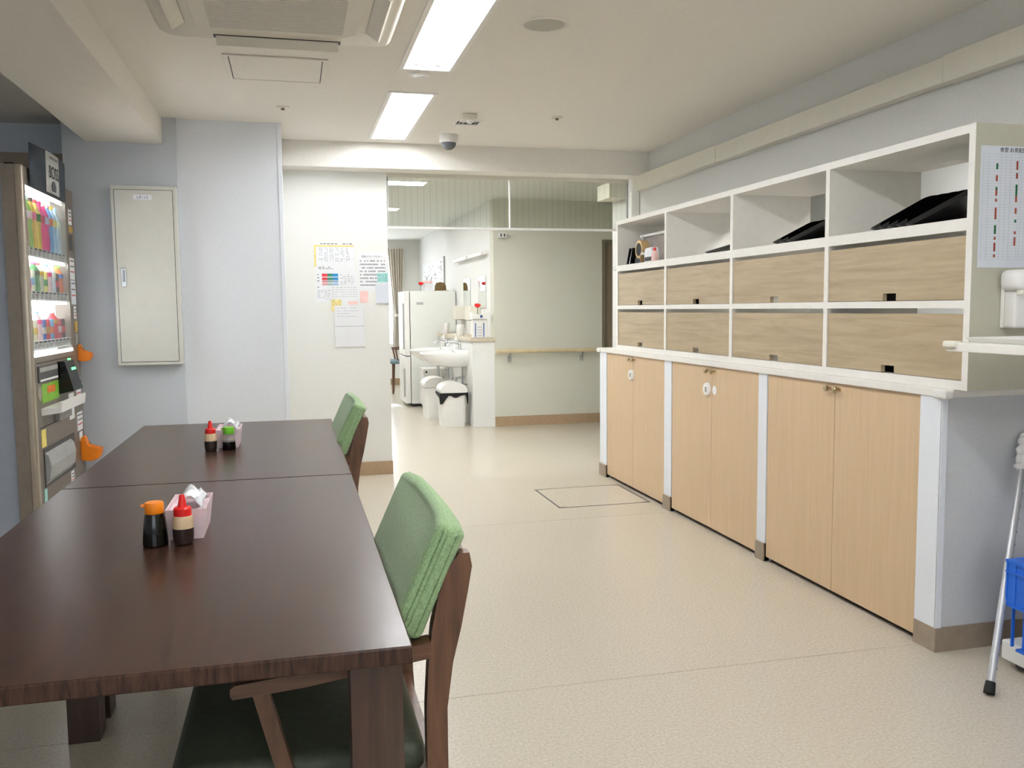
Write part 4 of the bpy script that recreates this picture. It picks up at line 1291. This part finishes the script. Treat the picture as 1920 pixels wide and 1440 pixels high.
# ------------------------------------------------------------------ corridor: handrail, wall box
hr = thing('handrail', 'pale wooden handrail on grey brackets along the corridor wall', 'handrail', (2.53, 8.64, 0.75))
part('rail', tube(bmesh.new(), [(1.985, 8.64, 0.770), (3.10, 8.64, 0.766)], 0.021, 16), 'rail_wood', hr, True)
for x in (1.985, 3.10):
    s = -1 if x < 2.5 else 1
    part('end_cap', lathe(bmesh.new(), [(0.023, x - 0.012), (0.024, x), (0.023, x + 0.012)], (0, 8.64, 0.768), 16, 'X'), 'rail_wood', hr, True)
for x in (2.13, 2.90):
    bk = part('bracket', B(x - 0.018, x + 0.018, 8.690, 8.7095, 0.655, 0.715, bev=0.004), 'grey_plastic', hr)
    part('bracket_arm', bar(bmesh.new(), (x, 8.692, 0.700), (x, 8.642, 0.752), 0.016, 0.012), 'grey_plastic', hr)
sb = thing('wall_box', 'small white box with two dark slots high on the corridor wall', 'wall box', (2.062, 8.66, 1.91))
part('case', B(2.022, 2.102, 8.655, 8.7095, 1.905, 1.955, bev=0.004), 'white_plastic', sb)
for x in (2.045, 2.080):
    part('slot', B(x - 0.007, x + 0.007, 8.653, 8.656, 1.915, 1.945), 'dark_grey', sb)


# ------------------------------------------------------------------ wash area
def basin(yc, label):
    t = thing('wash_basin', label, 'wash basin', (1.56, yc, 0.58), 'white wash basins on the chase')
    W, D = 0.27, 0.47
    XWL = 1.749

    def ring(sw, sd, z, xo=0.0):
        pts = [(XWL - xo, yc - W * sw, z)]
        for k in range(1, 16):
            a = math.pi * k / 16
            pts.append((XWL - xo - D * sd * math.sin(a) ** 0.75, yc - W * sw * math.cos(a), z))
        pts.append((XWL - xo, yc + W * sw, z))
        return pts
    bm = bmesh.new()
    loft(bm, [ring(0.45, 0.45, 0.590), ring(0.78, 0.72, 0.620), ring(0.96, 0.95, 0.690), ring(1.0, 1.0, 0.735), ring(0.985, 0.985, 0.752),
              ring(0.90, 0.90, 0.752, 0.022), ring(0.80, 0.78, 0.70, 0.05), ring(0.5, 0.45, 0.655, 0.10)])
    bo = part('bowl', bm, 'ceramic', t, True)
    part('splash_ledge', B(1.66, XWL, yc - 0.262, yc + 0.262, 0.735, 0.772, bev=0.008, seg=3), 'ceramic', t, True)
    fa = part('faucet', lathe(bmesh.new(), [(0.022, 0.772), (0.020, 0.785), (0.016, 0.84), (0.012, 0.848)], (1.70, yc, 0), 16), 'chrome', t, True)
    part('spout', tube(bmesh.new(), [(1.70, yc, 0.822), (1.64, yc, 0.842), (1.585, yc, 0.835), (1.565, yc, 0.812)], 0.010, 10), 'chrome', fa, True)
    part('lever', bar(bmesh.new(), (1.70, yc, 0.852), (1.63, yc, 0.872), 0.018, 0.008), 'chrome', fa)
    part('drain_pipe', tube(bmesh.new(), [(1.60, yc, 0.592), (1.60, yc, 0.42), (1.61, yc, 0.385), (1.64, yc, 0.38), (1.655, yc, 0.41), (1.665, yc, 0.47), (1.749, yc, 0.48)], 0.016, 12), 'chrome', t, True)
    part('supply_pipe', tube(bmesh.new(), [(1.70, yc - 0.14, 0.62), (1.70, yc - 0.14, 0.42), (1.749, yc - 0.14, 0.41)], 0.008, 10), 'steel', t, True)
    return t


basin(9.16, 'white wash basin closest to the ledge end, above the black-lined bin')
basin(9.98, 'white wash basin next to the refrigerator')

for y, lb in ((9.45, 'white soap bottle standing on the ledge end basin'), (10.25, 'white soap bottle standing on the basin by the refrigerator')):
    t = thing('soap_bottle', lb, 'bottle', (1.69, y - 0.1, 0.772), 'white soap bottles by the basins')
    yy = y - 0.09
    part('body', lathe(bmesh.new(), [(0.030, 0.7725), (0.033, 0.778), (0.033, 0.86), (0.014, 0.885), (0.012, 0.90)], (1.70, yy, 0), 20), 'white_plastic', t, True)
    part('pump', tube(bmesh.new(), [(1.70, yy, 0.90), (1.70, yy, 0.925), (1.66, yy, 0.928)], 0.006, 8), 'white_plastic', t, True)
for y, lb in ((9.55, 'oval white plastic cup holder on the chase by the first basin'), (10.5, 'oval white plastic cup holder on the chase by the refrigerator')):
    t = thing('cup', lb, 'cup', (1.80, y, 0.906), 'white cups on the ledge')
    part('vessel', lathe(bmesh.new(), [(0.034, 0.9055), (0.045, 0.93), (0.048, 1.0), (0.040, 1.03), (0.036, 1.028), (0.042, 0.99), (0.030, 0.92)], (1.785, y, 0), 20), 'white_plastic', t, True)
    part('handle', tube(bmesh.new(), [(1.785, y - 0.046, 0.94), (1.785, y - 0.072, 0.95), (1.785, y - 0.072, 0.99), (1.785, y - 0.046, 1.0)], 0.005, 8), 'white_plastic', t, True)

# mirrors, lamp, dispensers on the white wall
for y0, y1, lb in ((9.07, 9.43, 'narrow frameless wall mirror above the ledge end basin'), (9.90, 10.29, 'narrow frameless wall mirror nearer the refrigerator')):
    t = thing('wall_mirror', lb, 'mirror', (1.97, (y0 + y1) / 2, 1.2), 'wall mirrors over the basins')
    part('glass', B(1.966, 1.970, y0, y1, 1.205, 1.545), 'mirror', t)
    part('backing', B(1.970, 1.9745, y0 - 0.004, y1 + 0.004, 1.201, 1.549), 'grey_plastic', t)
wlp = thing('wall_lamp', 'slim white wall lamp fixture above the mirrors', 'wall lamp', (1.95, 9.75, 1.76))
for y0, y1 in ((8.95, 9.68), (9.78, 10.6)):
    part('lamp_body', B(1.93, 1.9745, y0, y1, 1.762, 1.800, bev=0.006), 'white_plastic', wlp)
    part('shade', B(1.90, 1.9295, y0 + 0.01, y1 - 0.01, 1.752, 1.790, bev=0.006), 'white_plastic', wlp)
for y0, y1, lb in ((9.36, 9.66, 'cream paper towel dispenser between the two mirrors, near ledge end'), (10.15, 10.42, 'cream paper towel dispenser on the white wall by the refrigerator')):
    t = thing('towel_dispenser', lb, 'dispenser', (1.92, (y0 + y1) / 2, 1.07), 'paper towel dispensers')
    part('case', B(1.86, 1.9745, y0, y1, 1.075, 1.235, bev=0.006), 'cream_plastic', t)
    part('slot', B(1.88, 1.95, y0 + 0.03, y1 - 0.03, 1.070, 1.075), 'cap_dark', t)
t = thing('sanitizer_dispenser', 'white hand sanitizer dispenser with two blue stripes on the ledge', 'dispenser', (1.835, 8.76, 0.905))
part('tank', B(1.758, 1.912, 8.735, 8.80, 0.906, 1.095, bev=0.006), 'white_plastic', t)
part('head', prism(bmesh.new(), [(1.748, 1.096), (1.922, 1.096), (1.926, 1.165), (1.88, 1.148), (1.835, 1.140), (1.79, 1.148), (1.744, 1.165)], 'Y', 8.715, 8.81), 'white_plastic', t)
for x in (1.782, 1.868):
    part('stripe', B(x, x + 0.011, 8.7338, 8.735, 0.915, 1.055), 'blue_stripe', t)
part('sensor', lathe(bmesh.new(), [(0.014, 8.713), (0.014, 8.716)], (1.845, 0, 1.122), 14, 'Y'), 'blue_stripe', t)
for k in range(4):
    part('print_line', B(1.808, 1.852, 8.7342, 8.735, 0.925 + k * 0.028, 0.933 + k * 0.028), 'ink_light', t)


def rose(x, y, z0, z1, label):
    t = thing('artificial_rose', label, 'flower', (x, y, z0), 'red artificial roses')
    part('stem', tube(bmesh.new(), [(x, y, z0), (x + 0.004, y, z1 - 0.04)], 0.003, 6), 'forest_print', t)
    bm = bmesh.new()
    for k in range(9):
        a = k * 2.4
        rr = 0.010 + 0.002 * k
        cx, cy = x + rr * 0.5 * math.cos(a), y + rr * 0.5 * math.sin(a)
        lathe(bm, [(0.004, z1 - 0.048), (rr, z1 - 0.03), (rr * 1.05, z1 - 0.006 - 0.001 * k), (rr * 0.8, z1 - 0.004 - 0.001 * k)], (cx, cy, 0), 10, cap=False)
    part('bloom', bm, 'red_plastic', t, True)


rose(1.828, 8.83, 0.9055, 1.258, 'red artificial rose standing behind the sanitizer dispenser')

# bins under the basins
for (x, y, lb, bag) in ((1.565, 8.92, 'white lidded waste bin with a black bag liner', True), (1.50, 9.62, 'white lidded waste bin without visible bag behind the lined bin', False)):
    t = thing('waste_bin', lb, 'waste bin', (x, y, 0), 'white waste bins under the basins')
    bm = bmesh.new()
    loft(bm, [rrect(x - 0.118, x + 0.118, y - 0.13, y + 0.13, 0.03, 0.0), rrect(x - 0.132, x + 0.132, y - 0.145, y + 0.145, 0.035, 0.345)])
    part('body', bm, 'white_plastic', t, True)
    bm = bmesh.new()
    rings = []
    for k in range(11):
        a = math.pi * k / 10
        rings.append([(x - 0.138 * math.cos(a), y - 0.15, 0.372 + 0.085 * math.sin(a)), (x - 0.138 * math.cos(a), y + 0.15, 0.372 + 0.085 * math.sin(a)),
                      (x - 0.134 * math.cos(a), y + 0.15, 0.350), (x - 0.134 * math.cos(a), y - 0.15, 0.350)])
    loft(bm, rings)
    part('lid', bm, 'white_plastic', t, True)
    if bag:
        zz = 0.349
        drop = [0.115, 0.10, 0.06, 0.028, 0.03, 0.048, 0.048, 0.034, 0.026, 0.024, 0.022]
        n = len(drop)
        top = [(x - 0.140 + 0.280 * k / (n - 1), zz) for k in range(n)]
        bot = [(x - 0.140 + 0.280 * k / (n - 1), zz - drop[k]) for k in range(n)]
        part('bag_liner', prism(bmesh.new(), bot + top[::-1], 'Y', y - 0.154, y - 0.148), 'black_matte', t, label='black bag liner')
        part('bag_corner', prism(bmesh.new(), [(y - 0.15, zz), (y - 0.15, zz - 0.10), (y - 0.12, zz - 0.12), (y - 0.09, zz - 0.05), (y + 0.14, zz - 0.02), (y + 0.14, zz)], 'X', x + 0.138, x + 0.146), 'black_matte', t)
        part('bag_corner', prism(bmesh.new(), [(y - 0.15, zz), (y - 0.15, zz - 0.11), (y - 0.10, zz - 0.05), (y + 0.14, zz - 0.02), (y + 0.14, zz)], 'X', x - 0.146, x - 0.138), 'black_matte', t)
t = thing('water_heater', 'small white undersink box unit behind the bins', 'heater', (1.60, 10.45, 0))
part('case', B(1.47, 1.749, 10.30, 10.62, 0.06, 0.50, bev=0.008), 'white_plastic', t)
for x in (1.50, 1.72):
    for y in (10.33, 10.59):
        part('foot', lathe(bmesh.new(), [(0.012, 0), (0.012, 0.0605)], (x, y, 0), 10), 'dark_grey', t)
part('dial', lathe(bmesh.new(), [(0.012, 10.293), (0.012, 10.30)], (1.51, 0, 0.46), 12, 'Y'), 'black_matte', t)

# refrigerator and the things on it
fr = thing('refrigerator', 'tall pale refrigerator standing against the white wall', 'refrigerator', (1.64, 11.1, 0))
part('cabinet', B(1.398, 1.965, 10.80, 11.42, 0.035, 1.425, bev=0.006), 'fridge_white', fr)
part('plinth', B(1.42, 1.95, 10.82, 11.40, 0.0, 0.036), 'black_matte', fr)
part('badge', B(1.475, 1.560, 10.797, 10.80, 1.255, 1.285), 'grey_plastic', fr)
for z0, z1 in ((0.04, 0.62), (0.63, 1.422)):
    d = part('door', B(1.325, 1.390, 10.80, 11.42, z0, z1, bev=0.008), 'white_plastic', fr)
    part('handle', B(1.308, 1.325, 10.83, 10.86, z0 + 0.08, z1 - 0.15, bev=0.004), 'grey_plastic', d)
rose(1.56, 11.0, 1.4255, 1.545, 'red artificial rose lying on the refrigerator top edge')
t = thing('desk_calendar', 'small white desk calendar with pink top on the refrigerator', 'calendar', (1.66, 11.05, 1.425))
part('page', prism(bmesh.new(), [(11.02, 1.4255), (11.04, 1.4255), (11.075, 1.555), (11.068, 1.555)], 'X', 1.60, 1.72), 'paper', t)
part('rear_leaf', prism(bmesh.new(), [(11.11, 1.4255), (11.118, 1.4255), (11.082, 1.555), (11.076, 1.555)], 'X', 1.60, 1.72), 'paper', t)
part('header', prism(bmesh.new(), [(11.048, 1.525), (11.050, 1.5245), (11.0585, 1.553), (11.0565, 1.5535)], 'X', 1.602, 1.718), 'pink_note', t)
for x in (1.645, 1.70):
    part('ring_clip', bar(bmesh.new(), (x, 11.07, 1.552), (x + 0.012, 11.07, 1.605), 0.006, 0.006), 'dark_grey', t)
t = thing('straw_hat', 'brown hat tipped on the refrigerator beside the calendar', 'hat', (1.83, 11.1, 1.425))
part('crown', lathe(bmesh.new(), [(0.075, 1.437), (0.072, 1.49), (0.055, 1.53), (0.002, 1.54)], (1.825, 11.1, 0), 20), 'hat_brown', t, True)
part('brim', lathe(bmesh.new(), [(0.115, 1.4255), (0.118, 1.430), (0.076, 1.438), (0.074, 1.430)], (1.83, 11.1, 0), 24, cap=True), 'hat_brown', t, True)

# whiteboard, curtain, far chair, cloth
wb = thing('whiteboard', 'framed wall planner board on the white wall above the refrigerator', 'board', (1.96, 12.6, 1.45))
part('board', B(1.962, 1.974, 11.63, 13.6, 1.40, 1.885), 'paper', wb)
for q in ((11.60, 11.63, 1.39, 1.895), (13.6, 13.63, 1.39, 1.895), (11.63, 13.6, 1.885, 1.895), (11.63, 13.6, 1.39, 1.40)):
    part('frame', B(1.954, 1.974, *q), 'grey_plastic' if q[0] < 11.61 else 'white_plastic', wb)
for k in range(60):
    y = 11.75 + random.random() * 1.7
    z = 1.45 + random.random() * 0.38
    part('writing', B(1.9612, 1.962, y, y + random.uniform(0.02, 0.06), z, z + random.uniform(0.008, 0.02)), 'ink_mid', wb)

cu = thing('curtain', 'beige pleated curtain gathered by a tie at the window', 'curtain', (1.62, 14.0, 0.55))
rings = []
NP = 96
for zi in range(25):
    z = 2.155 - (2.155 - 0.56) * zi / 24
    if z > 1.10:
        s = (2.155 - z) / 1.05
        hw = 0.125 - 0.080 * (s ** 1.5)
        cx = 1.605 + 0.015 * s
    else:
        s = (1.10 - z) / 0.54
        hw = 0.045 + 0.038 * math.sqrt(max(0, s))
        cx = 1.620 - 0.005 * s
    amp = 0.024 + 0.014 * (hw / 0.125)
    front, back = [], []
    for k in range(NP):
        u = k / (NP - 1)
        y = 13.99 + amp * math.sin(u * math.pi * 2 * 6) * (0.8 + 0.2 * math.sin(u * 21))
        front.append((cx - hw + 2 * hw * u, y, z))
        back.append((cx - hw + 2 * hw * u, y + 0.004, z))
    rings.append(front + back[::-1])
bm = bmesh.new()
loft(bm, rings)
part('cloth', bm, 'curtain_cloth', cu, True)
part('tie_band', lathe(bmesh.new(), [(0.052, 1.085), (0.056, 1.095), (0.056, 1.12), (0.052, 1.13)], (1.62, 13.99, 0), 20), 'curtain_cloth', cu, True)
part('curtain_rail', tube(bmesh.new(), [(-0.5, 14.03, 2.17), (1.80, 14.03, 2.17)], 0.011, 10), 'white_plastic', cu, True)
for x in (-0.4, 0.65, 1.76):
    part('rail_bracket', B(x - 0.012, x + 0.012, 14.03, 14.099, 2.16, 2.18), 'white_plastic', cu)

t = thing('wooden_chair', 'brown wooden chair with blue-grey seat beside the refrigerator', 'chair', (1.42, 12.65, 0))
for x, y in ((1.355, 12.52), (1.44, 12.48), (1.66, 12.50), (1.40, 12.86), (1.66, 12.86)):
    if x == 1.44:
        continue
    part('leg', tube(bmesh.new(), [(x, y, 0.0), (x + (0.012 if x < 1.5 else -0.012), y, 0.43)], 0.018, 10, [0.013, 0.020]), 'chair_wood', t, True)
part('seat', B(1.32, 1.70, 12.46, 12.90, 0.43, 0.48, bev=0.018, seg=3), 'seat_blue', t, True)
for y in (12.50, 12.86):
    part('back_post', bar(bmesh.new(), (1.66, y, 0.48), (1.72, y, 0.82), 0.025, 0.025), 'chair_wood', t)
    part('arm', bar(bmesh.new(), (1.38, y, 0.64), (1.69, y, 0.66), 0.03, 0.022), 'chair_wood_x', t)
    part('arm_post', bar(bmesh.new(), (1.43, y, 0.475), (1.40, y, 0.635), 0.022, 0.022), 'chair_wood', t)
part('back_slat', B(1.70, 1.72, 12.49, 12.87, 0.70, 0.82, bev=0.005), 'chair_wood', t)
bm = bmesh.new()
loft(bm, [[(1.19 + 0.10 * math.cos(2 * math.pi * k / 16) * (1 + 0.2 * math.sin(3 * k)), 10.93 + 0.10 * math.sin(2 * math.pi * k / 16), 0.0005) for k in range(16)],
          [(1.19 + 0.085 * math.cos(2 * math.pi * k / 16) * (1 + 0.2 * math.sin(3 * k)), 10.93 + 0.085 * math.sin(2 * math.pi * k / 16), 0.016 + 0.006 * math.sin(5 * k)) for k in range(16)],
          [(1.20 + 0.03 * math.cos(2 * math.pi * k / 16), 10.93 + 0.03 * math.sin(2 * math.pi * k / 16), 0.026) for k in range(16)]])
tag(part('floor_cloth', bm, 'tissue', None, True), 'crumpled white cloth on the floor by the refrigerator', 'cloth')
